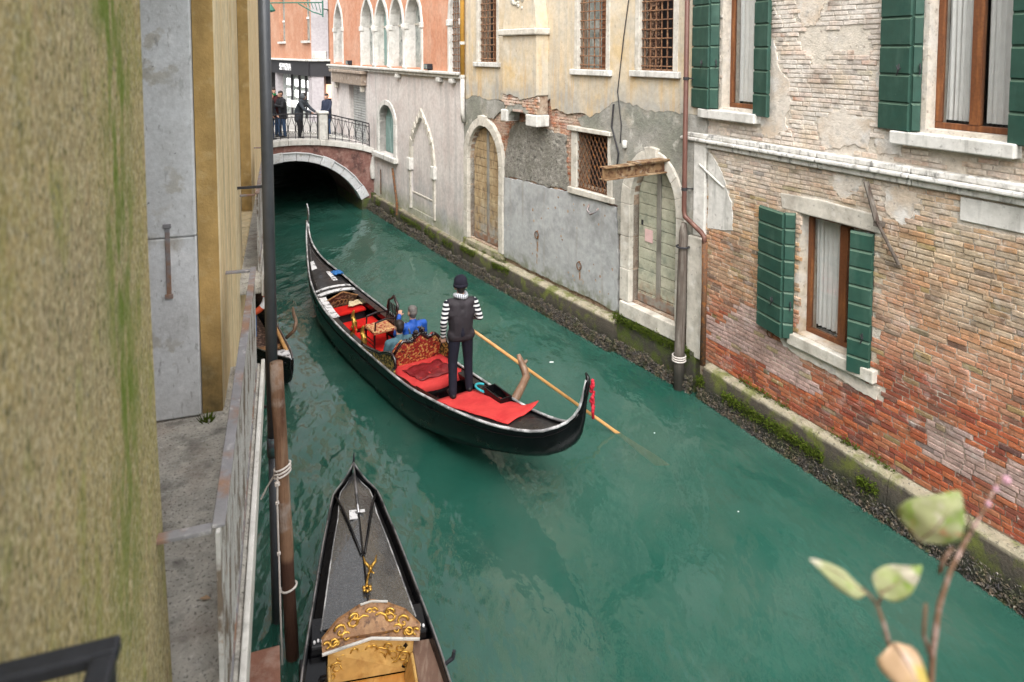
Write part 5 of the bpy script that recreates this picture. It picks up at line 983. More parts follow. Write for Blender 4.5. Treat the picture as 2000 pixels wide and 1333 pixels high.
# platform with red rug behind the love seat
MB().box(2.56, 3.34, .46, 1.36, .28, .655).build('seat_platform', 'black_lacquer', g1, bevel=.01)
P = []
for i in range(13):
    P.append([(2.46 + .92 * i / 12 + .03 * math.sin(j), .42 + 1.0 * j / 10, .672 + .008 * math.sin(i * .9 + j * .7) - (.10 if i == 0 else 0) - (.05 if j == 10 else 0)) for j in range(11)])
MB().grid(P).build('seat_rug', 'red_mat', g1, smooth=True, fix=False, solid=.012)
P = [[(2.62 + .5 * i / 9, .52 + .66 * j / 9 + .08 * (i / 9), .695 + .018 * math.sin(i * 1.7 + j) + .014 * math.sin(j * 2.1)) for j in range(10)] for i in range(10)]
o = MB().grid(P).build('folded_throw', 'red_leather', smooth=True, fix=False, solid=.02); o.location = (1.03, 9.0, 0); o.rotation_euler.z = R(124.95); tag(o, 'crumpled dark red throw lying on the red rug', 'throw')
# well behind the platform: grey crate lid, teal hose
m_ = MB(); m_.hexa([(2.0, .66, .28), (2.5, .62, .28), (2.5, 1.28, .28), (2.0, 1.28, .28), (2.05, .68, .40), (2.46, .64, .40), (2.46, 1.24, .40), (2.05, 1.24, .40)]); m_.build('foot_board', 'floor_grey', g1, bevel=.01)
o = MB().tube([(1.62 + .17 * math.cos(a), .62 + .13 * math.sin(a), .83 + .03 * math.sin(a)) for a in [-.6 + i * PI / 14 for i in range(15)]], .018, 8).build('hose_coil', 'teal_plastic', smooth=True); o.location = (1.03, 9.0, 0); o.rotation_euler.z = R(124.95); tag(o, 'coiled teal hose beside the gondolier on the stern', 'hose')
m_ = MB(); m_.box(1.05, 1.5, .52, .545, .80, .93); m_.box(1.05, 1.5, .70, .72, .80, .93); m_.box(1.05, 1.07, .545, .70, .80, .93); m_.box(1.48, 1.5, .545, .70, .80, .93); m_.build('stern_locker', 'gondola_black', g1, bevel=.006)
# oarlock: crooked walnut fork
m_ = MB(); m_.tube([(1.10, .50, .74), (1.12, .40, .84), (1.20, .24, .92), (1.28, .10, 1.00), (1.36, .08, 1.08), (1.42, .10, 1.18), (1.46, .12, 1.28)], [.06, .068, .060, .062, .055, .05, .030], 10); m_.tube([(1.42, .10, 1.16), (1.37, .05, 1.18), (1.355, .03, 1.21)], [.045, .03, .018], 8); m_.build('oarlock', 'forcola_wood', g1, smooth=True)
# gilded arm rest scrolls
for yy, sg in ((1.42, 1), (.42, -1)):
    m_ = MB(); m_.tube([(4.35, yy, .72), (4.0, yy, .76), (3.6, yy, .84), (3.35, yy, .95), (3.18, yy, 1.0), (3.05, yy, .94), (3.03, yy, .82), (3.10, yy, .76)], .028, 8); ar_ = m_.build('arm_scroll', 'black_lacquer', g1, smooth=True)
    m_ = MB(); m_.tube([(4.33, yy + sg * .025, .745), (4.0, yy + sg * .025, .785), (3.6, yy + sg * .025, .865), (3.35, yy + sg * .025, .972), (3.18, yy + sg * .025, 1.02)], .008, 5); m_.build('silver_line', 'silver_trim', ar_)
    m_ = MB(); m_.slab([(4.3, .66), (4.3, .71), (4.0, .74), (3.6, .82), (3.35, .93), (3.18, .97), (3.08, .90), (3.06, .66)], [], -.012, .012); m_.build('gilt_panel', 'gilt_black', ar_, loc=(0, yy, 0))
# brass sea-dragon fittings
for k, (x, y) in enumerate(((5.55, 1.12), (4.75, 1.26))):
    m_ = MB(); pts = [(0, 0, .30), (.02, 0, .40), (-.03, 0, .50), (-.06, 0, .60), (-.02, 0, .70), (.03, 0, .76), (.0, 0, .84), (-.04, 0, .90)]; m_.tube([(x + a, y + b, c) for a, b, c in pts], [.05, .035, .04, .05, .045, .04, .03, .012], 8)
    for i in range(7): m_.ball((x - .06 + .05 * math.sin(i * 2.2), y + .05 * math.cos(i * 2.2), .42 + i * .055), (.03, .022, .03), 6)
    m_.lathe([(.09, 0), (.09, .03), (.05, .05)], 10, (x, y, .275)); m_.build('brass_fitting', 'gold', g1, smooth=True)
MB().tube([(5.50, 1.12, .62), (5.1, 1.22, .50), (4.80, 1.26, .62)], .012, 6).build('cord', 'red_carpet', g1)
# love seat
GL, GZ = (1.03, 9.0, 0), R(124.95)
ls = thing('love_seat', 'red brocade love seat with carved black crest in the gondola', 'seat', GL, GZ)
def zb(y): t = (y - .92) / .44; return .98 + .17 * (1 - t * t) + .05 * math.cos(t * 9)
P0 = [(3.42 - .17 * k / 6, y, .56 + (zb(y) - .56) * k / 6) for k in range(7) for y in [.48 + .88 * j / 12 for j in range(13)]]
P = [[P0[k * 13 + j] for j in range(13)] for k in range(7)]; P = [[(x - .05 * math.sin((p_ / 12) * PI), y, z) for p_, (x, y, z) in enumerate(r)] for r in P]
MB().grid(P).build('backrest', 'brocade', ls, smooth=True, fix=False, solid=.09)
m_ = MB(); rnd = random.Random(6); m_.tube([(3.20 - .045 * math.sin((j / 12) * PI), .48 + .88 * j / 12, zb(.48 + .88 * j / 12) + .02) for j in range(13)], .026, 8)
for k in range(26): t_ = rnd.uniform(-1, 1); m_.ball((3.16 + rnd.uniform(-.03, .03), .92 + t_ * .26, zb(.92 + t_ * .26) + .03 + (1 - abs(t_)) * rnd.uniform(0, .13)), (.03, rnd.uniform(.02, .05), rnd.uniform(.02, .045)), 6)
cr = m_.build('carved_crest', 'black_lacquer', ls, smooth=True); m_ = MB()
for k in range(9): t_ = rnd.uniform(-.9, .9); m_.ball((3.135, .92 + t_ * .24, zb(.92 + t_ * .24) + .05 + (1 - abs(t_)) * .06), (.012, .012, .010), 6)
m_.build('silver_stud', 'silver_trim', cr, smooth=True)
MB().box(3.40, 4.02, .50, 1.34, .42, .54).build('seat_cushion', 'brocade', ls, bevel=.035); MB().box(3.38, 4.0, .52, 1.32, .276, .419).build('seat_base', 'black_lacquer', ls)
# small armchair facing port
ac = thing('armchair', 'small black armchair with patterned seat facing across the gondola', 'chair', W(GL, GZ, 4.98, .80, .293), GZ)
MB().box(-.22, .22, -.20, .24, .34, .42).build('seat', 'chair_brocade', ac, bevel=.03)
for x in (-.2, .2):
    for y in (-.19, .22): MB().tube([(x, y, 0), (x, y, .34)] if y > 0 else [(x, y - .03, 0), (x, y, .34), (x, y - .05, .62)], .020, 6).build('leg', 'black_lacquer', ac)
    MB().tube([(x, -.22, .58), (x, 0, .60), (x, .20, .57)], .018, 6).build('arm_rest', 'black_lacquer', ac); MB().tube([(x, .20, .57), (x, .21, .42)], .015, 6).build('arm_post', 'black_lacquer', ac)
for k in range(5): MB().tube([(-.14 + .07 * k, -.22, .42), (-.14 + .07 * k, -.25, .78)], .012, 6).build('spindle', 'black_lacquer', ac)
m_ = MB(); m_.tube([(-.22, -.24, .62), (-.20, -.26, .80), (-.08, -.27, .86), (0, -.27, .93), (.08, -.27, .86), (.20, -.26, .80), (.22, -.24, .62)], .024, 6); m_.build('back_frame', 'black_lacquer', ac, smooth=True)
for z in (.12, .2): MB().tube([(-.2, .22, z), (.2, .22, z)], .010, 5).build('stretcher', 'black_lacquer', ac)
# loose things on board
def lump(name, M_, pts, mname, label, cat): o = M_.build(name, mname, smooth=True, fix=False); o.location = GL; o.rotation_euler.z = GZ; tag(o, label, cat); return o
P = [[(6.62 + .24 * i / 7, .46 + .34 * j / 7 - .10 * (i / 7), .515 + .05 * abs(math.sin(i * .9 + j * .7)) + .03 * noise.noise((i * .6, j * .6, 1))) for j in range(8)] for i in range(8)]
o = lump('cream_cloth', MB().grid(P), None, 'cream_cloth', 'crumpled cream cloth lying on the front red thwart', 'cloth'); o.modifiers.new('s', 'SOLIDIFY').thickness = .02
P = [[(7.95 + .26 * i / 6, H1.c(8) - H1.h(8) + .0 + .20 * (j / 6), H1.z(8.0) + .012 + .035 * abs(math.sin(i + j * 1.3)) - (.02 if j == 6 else 0)) for j in range(7)] for i in range(7)]
o = lump('blue_cloth', MB().grid(P), None, 'blue_cloth', 'blue cloth draped on the gunwale near the prow', 'cloth'); o.modifiers.new('s', 'SOLIDIFY').thickness = .02
# oar: grip, shaft through the oarlock, blade under water
A, Bp = Vector((1.77, .68, 1.65)), Vector((.65, -1.18, 0)); dr = (Bp - A).normalized(); e0 = A - dr * .32; e1 = Bp + dr * 1.15
oar = thing('oar', 'long pale wooden oar dipping into the water behind the gondolier', 'oar', GL, GZ)
MB().tube([e0, A + dr * .5, Bp - dr * .5], [.022, .026, .026], 10).build('shaft', 'oar_wood', oar, smooth=True)
sd_ = dr.cross(Vector((0, 0, 1))).normalized(); up_ = sd_.cross(dr); P = []
for i in range(9):
    t_ = i / 8; c = Bp - dr * .5 + dr * (1.65 * t_); wd_ = .026 + .045 * min(1, max(0, t_ - .3) * 2.2); th_ = .026 - .017 * min(1, t_ * 2)
    P.append([c + up_ * wd_ * math.cos(a) + sd_ * th_ * math.sin(a) for a in [k * PI / 5 for k in range(10)]])
m_ = MB(); m_.grid(P, closed=True); m_.add(P[-1], [tuple(range(10))]); m_.build('blade', 'oar_wood', oar, smooth=True)

# ================================================================== moored gondola in the foreground (x measured back from its bow tip)
d2 = (.28610, -.95820); g2 = thing('gondola', 'moored black gondola with gold carved seat board in the foreground', 'gondola', (-2.03, 8.14, 0), math.atan2(d2[1], d2[0])); g2.rotation_euler.x = -R(5)
X2 = [0, .12, .28, .45, .8, 1.24, 2.1, 2.8, 3.6, 5.0, 6.5, 8.0, 9.2, 10.0, 10.4]
H2 = Hull(lambda x: 0., spl(X2, [.012, .075, .17, .265, .325, .395, .51, .60, .66, .70, .64, .48, .25, .09, .03]), spl(X2, [.80, .755, .715, .70, .70, .70, .70, .68, .66, .66, .68, .78, .95, 1.2, 1.5]), spl([0, .3, .9, 2, 4, 7, 9, 10, 10.4], [.42, .18, -.02, -.15, -.2, -.18, .05, .6, 1.1]))
xs2 = [0, .06, .12, .2, .28, .36, .45, .6, .8] + [1.0 + .25 * i for i in range(32)] + [9.0, 9.3, 9.7, 10.0, 10.25, 10.4]; xs2 = sorted(set(xs2))
build_hull(g2, H2, xs2, .30, rail='silver_trim', rr=.011, wall=.03)
def edge(x): return max(.03, H2.h(x) - (.035 + .085 * min(1, x / .8)))
for sg in (-1, 1):       # two wet sloping deck panels meeting at a raised ridge
    P = [[(x, sg * edge(x) * k / 4, .752 - .06 * (k / 4) - .02 * max(0, .5 - x)) for k in range(5)] for x in [.10 + .15 * i for i in range(16)]]
    MB().grid(P).build('deck_panel', 'wet_deck', g2, fix=False, solid=.015)
    MB().tube([(x, sg * edge(x), .698 - .02 * max(0, .5 - x)) for x in [.1 + .15 * i for i in range(16)]], .007, 5).build('deck_edging', 'trim_worn_shine', g2)
    MB().tube([(.47, sg * .235, .715), (.75, sg * .17, .745), (1.55, sg * .02, .775)], [.016, .016, .012], 6).build('deck_strut', 'gondola_black', g2, smooth=True)
    P = [[(x, sg * edge(x), .683) for x in (.1, .5, 1, 1.6, 2.35)], [(x, sg * (H2.h(x) - .034), .60) for x in (.1, .5, 1, 1.6, 2.35)]]; MB().grid(P).build('waterway', 'gondola_dull', g2, fix=False)
    m_ = MB(); m_.prism([(2.12, .56), (2.50, .56), (2.50, .68), (2.20, .69), (2.12, .64)], min(sg * .36, sg * .52), max(sg * .36, sg * .52)); m_.build('bow_bracket', 'gondola_black', g2, bevel=.02)
    m_ = MB(); m_.box(2.505, 6.0, min(sg * .37, sg * .60), max(sg * .37, sg * .60), .54, .60); m_.build('side_bench', 'brown_deck' if sg > 0 else 'gondola_black', g2, bevel=.01)
    for k in range(4): MB().ball((2.44 + .012 * (k % 2), sg * (.385 + .032 * k), .686), (.022, .013, .010), 6).build('silver_stud', 'white_paint', g2)
m_ = MB(); m_.tube([(.02, 0, .80), (.45, 0, .765), (.9, 0, .764)], [.010, .016, .020], 6); m_.build('ridge_strip', 'silver_trim', g2, smooth=True); MB().tube([(.9, 0, .762), (1.6, 0, .764), (2.3, 0, .764)], .011, 6).build('ridge_strip', 'gondola_black', g2, smooth=True)
m_ = MB(); m_.box(.84, .98, -.10, -.012, .752, .766); m_.box(.86, .9, -.10, .07, .767, .776); m_.build('bow_plate', 'white_paint', g2)
m_ = MB(); m_.tube([(.0, 0, .74), (-.02, 0, .86), (-.015, 0, .93)], [.018, .012, .004], 6); m_.build('bow_spike', 'iron_black', g2, smooth=True)
m_ = MB(); rnd = random.Random(4)        # winged gilt ornament and flower
m_.ball((1.80, .05, 0.795), (.035, .022, .03), 8)
for sg in (-1, 1): m_.tube([(1.80, .05, 0.800), (1.76, 0.05 + sg * .05, 0.830), (1.70, 0.05 + sg * .065, 0.850)], [.018, .014, .005], 6); m_.tube([(1.83, .05, 0.790), (1.88, 0.05 + sg * .03, 0.800)], [.012, .006], 6)
m_.tube([(1.83, .04, 0.790), (1.93, .01, 0.780), (2.0, 0, 0.790)], .012, 6)
for k in range(6): a = k * PI / 3; m_.ball((2.04 + .032 * math.cos(a), .0 + .032 * math.sin(a), 0.785), (.022, .022, .014), 6)
m_.build('gilt_ornament', 'gold', g2, smooth=True)
# carved head board (leaning) with white edges, lower carved panel, varnished floor
def on_board(y, k): return (2.40 + .14 * (1 - k) + abs(y) * .16, y, .73 + .21 * k - abs(y) * .05)
ou = [(-.42, .0), (-.43, .35), (-.30, .75), (-.12, .95), (0, 1.0), (.12, .95), (.30, .75), (.43, .35), (.42, .0), (0, .0)]
front = [on_board(y, k) for y, k in ou]; back = [(x - .03, y, z + .004) for x, y, z in front]; n = len(ou)
m_ = MB(); m_.add(front + back, [tuple(range(n)), tuple(range(2 * n - 1, n - 1, -1))] + [(i, i + n, (i + 1) % n + n, (i + 1) % n) for i in range(n)]); hb = m_.build('head_board', 'carved_wood', g2)
m_ = MB(); m_.tube([on_board(y, -.03) for y in (-.42, -.2, 0, .2, .42)], .014, 6); m_.build('white_edge', 'white_stone', hb); m_ = MB(); m_.tube([on_board(y, 1.02) for y in (-.10, 0, .14)], .010, 6); m_.build('white_edge', 'white_stone', hb)
def scrolls(f, rows, mname, par, r0=.011, dep=.012):
    m2 = MB()
    for (y, k, r_, tw, dy, dk) in rows:
        for sg in (-1, 1):
            pts = []
            for i in range(12): t_ = i / 11; a = t_ * tw; rr_ = r_ * (1 - .75 * t_); pts.append(Vector(f(sg * (y + rr_ * math.cos(a) + dy * (1 - t_)), k + rr_ * 3.2 * math.sin(a) + dk * (1 - t_))) + Vector((dep, 0, dep * .7)))
            m2.tube(pts, [r0 * (1 - .5 * i / 11) for i in range(12)], 5)
    return m2.build('gilt_scroll', mname, par, smooth=True)
rows = [(.07, .5, .07, 8, 0, 0), (.18, .55, .06, -8, -.03, .1), (.27, .40, .055, 8, .0, .1), (.34, .22, .045, -8, -.02, 0), (.12, .22, .04, 7, .02, 0), (.02, .75, .03, 6, 0, 0), (.06, .2, .04, -7, .03, .1), (.22, .22, .045, 7, 0, .05), (.14, .72, .04, 8, .02, 0), (.30, .14, .03, 6, 0, 0), (.38, .12, .03, 6, 0, .1)]
scrolls(on_board, rows, 'gold', hb, .014, .010)
pan = lambda y, k: (2.565 + abs(y) * .10, y, .42 + .29 * k)
m_ = MB(); pts = [(-.36, 0), (.36, 0), (.37, .95), (0, 1.0), (-.37, .95)]; fr_ = [pan(y, k) for y, k in pts]; bk = [(x - .03, y, z) for x, y, z in fr_]; m_.add(fr_ + bk, [(0, 1, 2, 3, 4), (9, 8, 7, 6, 5)] + [(i, i + 5, (i + 1) % 5 + 5, (i + 1) % 5) for i in range(5)]); lp = m_.build('lower_panel', 'yellow_wood', g2)
rows = [(.08, .55, .09, 9, 0, 0), (.20, .50, .08, -9, -.02, .0), (.29, .45, .06, 9, 0, 0), (.05, .25, .05, 7, 0, 0), (.17, .2, .045, -7, 0, 0), (.14, .8, .04, 7, 0, 0), (.25, .75, .04, -7, 0, 0), (.32, .2, .035, 7, 0, 0), (.0, .8, .03, 7, .02, 0), (.11, .35, .05, -8, 0, 0)]
scrolls(pan, rows, 'gold', lp, .009, .006)
for y in (-.30, .30):
    for k in (.15, .8): q = pan(y, k); MB().add([(q[0] + .003, y - .022, q[2]), (q[0] + .003, y, q[2] - .028), (q[0] + .003, y + .022, q[2]), (q[0] + .003, y, q[2] + .028)], [(0, 1, 2, 3)]).build('dark_inlay', 'gondola_black', lp, fix=False, solid=.004)
MB().box(2.60, 6.0, -.362, .362, .385, .405).build('seat_floor', 'orange_wood', g2); 
for sg in (-1, 1): m_ = MB(); m_.hexa([(2.62, sg * .30, .405), (6, sg * .30, .405), (6, sg * .37, .405), (2.62, sg * .37, .405), (2.62, sg * .345, .60), (6, sg * .345, .60), (6, sg * .37, .60), (2.62, sg * .37, .60)]); m_.build('seat_side', 'yellow_wood', g2, bevel=.01)
m_ = MB(); m_.tube([(2.90, .60, .70), (2.90, .66, .74), (2.90, .665, .80)], .018, 6); m_.build('cleat', 'iron_black', g2)

# ================================================================== third boat, mostly hidden behind the downpipe
b3 = thing('gondola', 'dark boat moored beyond the grey downpipe with a lifebuoy aboard', 'boat', (-3.78, 11.42, 0), R(117))
X3 = [0, .1, .4, 1.0, 2.0, 3.5, 5.0, 6.0, 6.6]
H3 = Hull(spl(X3, [0, .02, .10, .25, .40, .50, .55, .55, .55]), spl(X3, [.03, .06, .16, .30, .42, .50, .42, .2, .03]), spl(X3, [.62, .60, .58, .56, .55, .55, .6, .7, .85]), spl(X3, [.35, .2, .0, -.1, -.15, -.15, -.08, .2, .6]))
build_hull(b3, H3, [0, .05, .1, .25, .4, .7] + [1 + .4 * i for i in range(13)] + [6.3, 6.6], .2, rail='silver_trim', rr=.012)
deck_patch(b3, H3, .03, .55, -.02, .02, .03, 6, 'stern_deck', 'white_paint'); MB().flat([(.6, -.02), (.6, .25), (5, .8), (5, .3)], .2, .22).build('floor_board', 'carved_dark', b3)
MB().tube([(x, H3.c(x) - H3.h(x) + .07, .55) for x in (.5, 1.2, 2.0, 3.0)], .035, 6).build('side_rail', 'oar_wood', b3, smooth=True); MB().box(.9, 1.05, -.02, .52, .44, .48).build('thwart', 'carved_wood', b3)
m_ = MB(); m_.tube([(1.15, -.08, .52), (1.1, -.22, .66), (1.16, -.27, .80), (1.26, -.24, .92), (1.22, -.22, 1.06)], [.03, .035, .034, .03, .018], 8); m_.build('oarlock', 'forcola_wood', b3, smooth=True)
lb = thing('lifebuoy', 'red and white lifebuoy standing in the boat behind the downpipe', 'lifebuoy', W((-3.78, 11.42, 0), R(117), 2.3, .42, .62), R(117))
for k in range(8): MB().tube([(.0, .30 * math.cos(a), .36 + .30 * math.sin(a)) for a in [k * PI / 4 + i * PI / 20 for i in range(6)]], .065, 8, cap=False).build('buoy_segment', 'orange_red' if k % 2 else 'white_plastic', lb, smooth=True)
MB().box(-.07, .07, -.1, .1, -.4, .02).build('stand', 'blue_cloth', lb)
# ================================================================== people: one continuous skin per body (capsules fused by a voxel remesh), clothes as children
def capsule(M_, a, b, ra, rb, n=12):
    a, b = Vector(a), Vector(b); d = b - a
    if d.length < 1e-4: d = Vector((0, 0, 1e-3)); b = a + d
    d.normalize(); path = []; rad = []
    for k in range(4): t_ = math.pi / 2 * (k / 4); path.append(a - d * ra * math.cos(t_)); rad.append(max(.002, ra * math.sin(t_)))
    path.append(a); rad.append(ra); path.append(b); rad.append(rb)
    for k in range(1, 5): t_ = math.pi / 2 * (k / 4); path.append(b + d * rb * math.sin(t_)); rad.append(max(.002, rb * math.cos(t_)))
    M_.tube(path, rad, n)
def fuse(name, segs, mats, voxel, parent=None, loc=None, rz=None, smooth_it=6):
    """segs: (a, b, ra, rb, material) capsules or ('ball', centre, radii, material)"""
    M_ = MB()
    for s in segs:
        if s[0] == 'ball': M_.ball(s[1], s[2], 16)
        else: capsule(M_, *s[:4])
    tmp = bpy.data.objects.new('tmp', M_.mesh('tmp', mats[0], True)); COL.objects.link(tmp)
    rm = tmp.modifiers.new('r', 'REMESH'); rm.mode = 'VOXEL'; rm.voxel_size = voxel
    sm = tmp.modifiers.new('s', 'SMOOTH'); sm.iterations = smooth_it; sm.factor = .5
    dg = bpy.context.evaluated_depsgraph_get(); me = bpy.data.meshes.new_from_object(tmp.evaluated_get(dg)); bpy.data.objects.remove(tmp); me.name = name
    me.materials.clear()
    for m_ in mats: me.materials.append(MATS[m_])
    nf = len(me.polygons); c = np.empty(nf * 3); me.polygons.foreach_get('center', c); c = c.reshape(-1, 3); best = np.full(nf, 1e9); idx = np.zeros(nf, int)
    for s in segs:
        if s[0] == 'ball':
            r = np.array(s[2], float); q = (c - np.array(s[1])) / r; d = (np.linalg.norm(q, axis=1) - 1) * r.min(); mm_ = s[3]
        else:
            a, b = np.array(s[0], float), np.array(s[1], float); ab = b - a; L2 = max(1e-9, ab @ ab); t_ = np.clip(((c - a) @ ab) / L2, 0, 1); d = np.linalg.norm(c - a - t_[:, None] * ab, axis=1) - (s[2] + (s[3] - s[2]) * t_); mm_ = s[4]
        k = d < best; best[k] = d[k]; idx[k] = mats.index(mm_)
    me.polygons.foreach_set('material_index', idx.tolist()); me.polygons.foreach_set('use_smooth', [True] * nf)
    o = bpy.data.objects.new(name, me); COL.objects.link(o)
    if parent is not None: o.parent = parent
    if loc is not None: o.location = loc
    if rz is not None: o.rotation_euler.z = rz
    return o
def hand(wrist, d, nrm, m_='skin', curl=.5, side=1):
    """palm, four fingers of unequal length and a thumb leaving the side of the palm"""
    w_, d, n = Vector(wrist), Vector(d).normalized(), Vector(nrm).normalized(); l = d.cross(n).normalized() * side; S = []
    for k in range(4):
        off = l * (.028 - .019 * k); S.append((w_ + d * .01 + off * .6, w_ + d * .085 + off, .016, .0135, m_))
        L = (.062, .072, .068, .052)[k]; p0 = w_ + d * .088 + off; d1_ = (d * math.cos(curl) + n * math.sin(curl)); p1 = p0 + d1_ * L * .5; d2_ = (d * math.cos(curl * 2.2) + n * math.sin(curl * 2.2)); S.append((p0, p1, .0100, .0095, m_)); S.append((p1, p1 + d2_ * L * .55, .0095, .008, m_))
    t0 = w_ + d * .03 + l * .034; t1 = t0 + (d * .6 + l * .5 + n * .5).normalized() * .04; S.append((w_ + d * .015 + l * .02, t0, .016, .014, m_)); S.append((t0, t1, .0125, .011, m_)); S.append((t1, t1 + (d * .8 + n * .6).normalized() * .03, .011, .009, m_))
    return S
def head(c, yaw=0., pitch=0., skin='skin', hair='hair_dark', hair_full=True):
    Rm = Matrix.Rotation(yaw, 3, 'Z') @ Matrix.Rotation(pitch, 3, 'X'); c = Vector(c); P = lambda x, y, z: c + Rm @ Vector((x, y, z))
    S = [(P(0, -.012, .025), P(0, .006, .01), .082, .078, skin), (P(0, .025, -.045), P(0, .052, -.075), .060, .040, skin), (P(0, .090, .0), P(0, .104, -.022), .010, .014, skin), (P(-.028, .088, -.052), P(.028, .088, -.052), .010, .010, skin),
         (P(-.080, -.005, .012), P(-.084, -.012, -.028), .015, .011, skin), (P(.080, -.005, .012), P(.084, -.012, -.028), .015, .011, skin)]
    if hair_full: S += [(P(0, -.02, .055), P(0, .012, .058), .083, .074, hair), (P(0, -.045, .01), P(0, -.04, -.03), .072, .058, hair)]
    return S
def legs_stand(fl, fr, hip=.94, m_='trouser_navy', shoe='shoe_black', toe=(0, 1)):
    S = []
    for sx, f in ((-.09, fl), (.09, fr)):
        f = Vector(f); h = Vector((sx, 0, hip)); an = f + Vector((0, 0, .085)); kn = (an + h) / 2 + Vector((sx * .1, .035, .02)); ty = Vector((toe[0] + sx * 1.6, toe[1], 0)).normalized()
        S += [(f + Vector((0, -.035, .045)) , f + ty * .165 + Vector((0, 0, .034)), .042, .034, shoe), (an, kn, .060, .072, m_), (kn, h, .074, .096, m_), (f + Vector((0, -.01, .05)), an + Vector((0, 0, .05)), .054, .060, m_)]
    S += [((-.075, -.01, hip + .02), (.075, -.01, hip + .02), .108, .108, m_), ((0, -.005, hip + .05), (0, 0, hip + .14), .13, .125, m_)]
    return S
def torso(m_, base=1.04, sh=1.42, w_=.18, lean=(0, 0), bulk=1.):
    lx, ly = lean; S = [((-.045, 0, base), (-.06 + lx * .6, ly * .6, base + .22), .118 * bulk, .125 * bulk, m_), ((.045, 0, base), (.06 + lx * .6, ly * .6, base + .22), .118 * bulk, .125 * bulk, m_), ((-.07 + lx * .8, ly * .8, base + .26), (-.08 + lx, ly, sh - .07), .120 * bulk, .098 * bulk, m_), ((.07 + lx * .8, ly * .8, base + .26), (.08 + lx, ly, sh - .07), .120 * bulk, .098 * bulk, m_), ((-w_ + .02 + lx, ly, sh - .025), (w_ - .02 + lx, ly, sh - .025), .062 * bulk, .062 * bulk, m_), ((lx, ly - .01, sh - .05), (lx, ly, sh + .05), .085 * bulk, .06 * bulk, m_)]
    return S
def arm(s_, e, w_, m_, b=1.): return [(s_, e, .056 * b, .047 * b, m_), (e, w_, .046 * b, .036 * b, m_)]
def feet(x, y, z, face):   # a person's origin sits between the feet
    return (x, y, z), face
# ---- gondolier, seen from behind
c0 = W(GL, GZ, 1.74, .965, 0); zf = H1.z(1.74) - .04 + .046; FACE = R(18)
sl, el, wl = (-.205, 0, 1.40), (-.265, -.03, 1.13), (-.255, .06, .905); sr, er, wr = (.205, 0, 1.40), (.285, -.02, 1.16), (.255, .20, 1.085)
S = legs_stand((-.14, -.06, 0), (.14, .07, 0), .93) + torso('navy_wool', 1.03, 1.44, .19) + arm(sl, el, wl, 'stripe_shirt', 1.12) + arm(sr, er, wr, 'stripe_shirt', 1.12) + [((0, 0, 1.44), (0, .01, 1.54), .06, .055, 'skin')] + head((0, .015, 1.635))
S += hand(wl, (.05, .15, -1), (.2, 1, 0), curl=.5, side=-1) + hand(wr, (-.35, .9, -.2), (-.6, 0, -1), curl=.8, side=1)
gd = fuse('person', S, ['trouser_navy', 'navy_wool', 'stripe_shirt', 'skin', 'hair_dark', 'shoe_black'], .0085, None, (c0[0], c0[1], zf), FACE)
tag(gd, 'gondolier in striped shirt, dark vest and beanie standing at the stern with an oar', 'person')
v_ = [(a, b, ra + .014, rb + .014, 'vest_dark') for a, b, ra, rb, _m in torso('x', 1.00, 1.43, .175)] + [((-.10, -.01, .93), (.10, -.01, .93), .112, .112, 'vest_dark'), ((-.06, 0, .98), (.06, 0, .98), .128, .128, 'vest_dark'), ((-.11, -.02, 1.26), (.11, -.02, 1.26), .105, .105, 'vest_dark')]
fuse('vest', v_, ['vest_dark'], .012, gd)
m_ = MB(); m_.lathe([(.094, -.02), (.100, .0), (.101, .035), (.097, .075), (.080, .110), (.048, .136), (.012, .146)], 18, (0, 0, 0)); m_.lathe([(.094, -.03), (.108, -.028), (.110, .012), (.100, .016)], 18, (0, 0, 0), cap=False); m_.build('knit_cap', 'navy_wool', gd, smooth=True, loc=(0, .005, 1.675))
m_ = MB(); P = []
for k in range(25): a = k * 2 * PI / 24; P.append([(math.cos(a) * (.085 + .03 * math.cos(q)) , math.sin(a) * (.080 + .03 * math.cos(q)) , .04 * math.sin(q) + .012 * math.sin(a * 2)) for q in [j * PI / 4 for j in range(8)]])
m_.grid(P, closed=True); m_.build('scarf', 'check_scarf', gd, smooth=True, loc=(0, .005, 1.515))
# ---- passengers on the love seat (seated, facing the bow)
def seated(loc, rz, jacket, hair, label, seat_h, extra=(), headyaw=0., arms=None, lean=.0):
    S = [((-.07, 0, .10), (.07, 0, .10), .115, .115, 'jeans')]
    for sx in (-.09, .09): S += [((sx, .02, .09), (sx * 1.2, .40, .12), .088, .068, 'jeans'), ((sx * 1.2, .40, .12), (sx * 1.2, .44, -.10), .062, .05, 'jeans'), ((sx * 1.2, .42, -.12), (sx * 1.3, .56, -.125), .042, .034, 'shoe_black')]
    S += torso(jacket, .16, .58, .18, (0, lean), 1.06) + [((0, lean, .60), (0, lean + .015, .68), .055, .055, 'skin')] + head((0, lean + .025, .775), headyaw, 0, hair=hair)
    arms = arms or (((-.21, lean, .55), (-.25, lean + .05, .30), (-.18, lean + .28, .22)), ((.21, lean, .55), (.25, lean + .05, .30), (.18, lean + .28, .22)))
    for i, (a, b, c) in enumerate(arms): S += arm(a, b, c, jacket, 1.15) + hand(c, Vector(c) - Vector(b), (-.3 if i else .3, .3, -.6), curl=.6, side=1 if i else -1)
    o = fuse('person', S, [jacket, 'jeans', 'skin', hair, 'shoe_black'], .011, None, loc, rz); tag(o, label, 'person'); return o
p1 = seated(W(GL, GZ, 3.88, .68, .50), GZ - R(90), 'jacket_blue', 'hair_grey', 'passenger with grey hair and bright blue jacket seated on the right', .40, arms=(((-.21, .0, .55), (-.26, .14, .40), (-.14, .26, .66)), ((.21, .0, .55), (.25, .05, .30), (.18, .28, .22))))
m_ = MB()
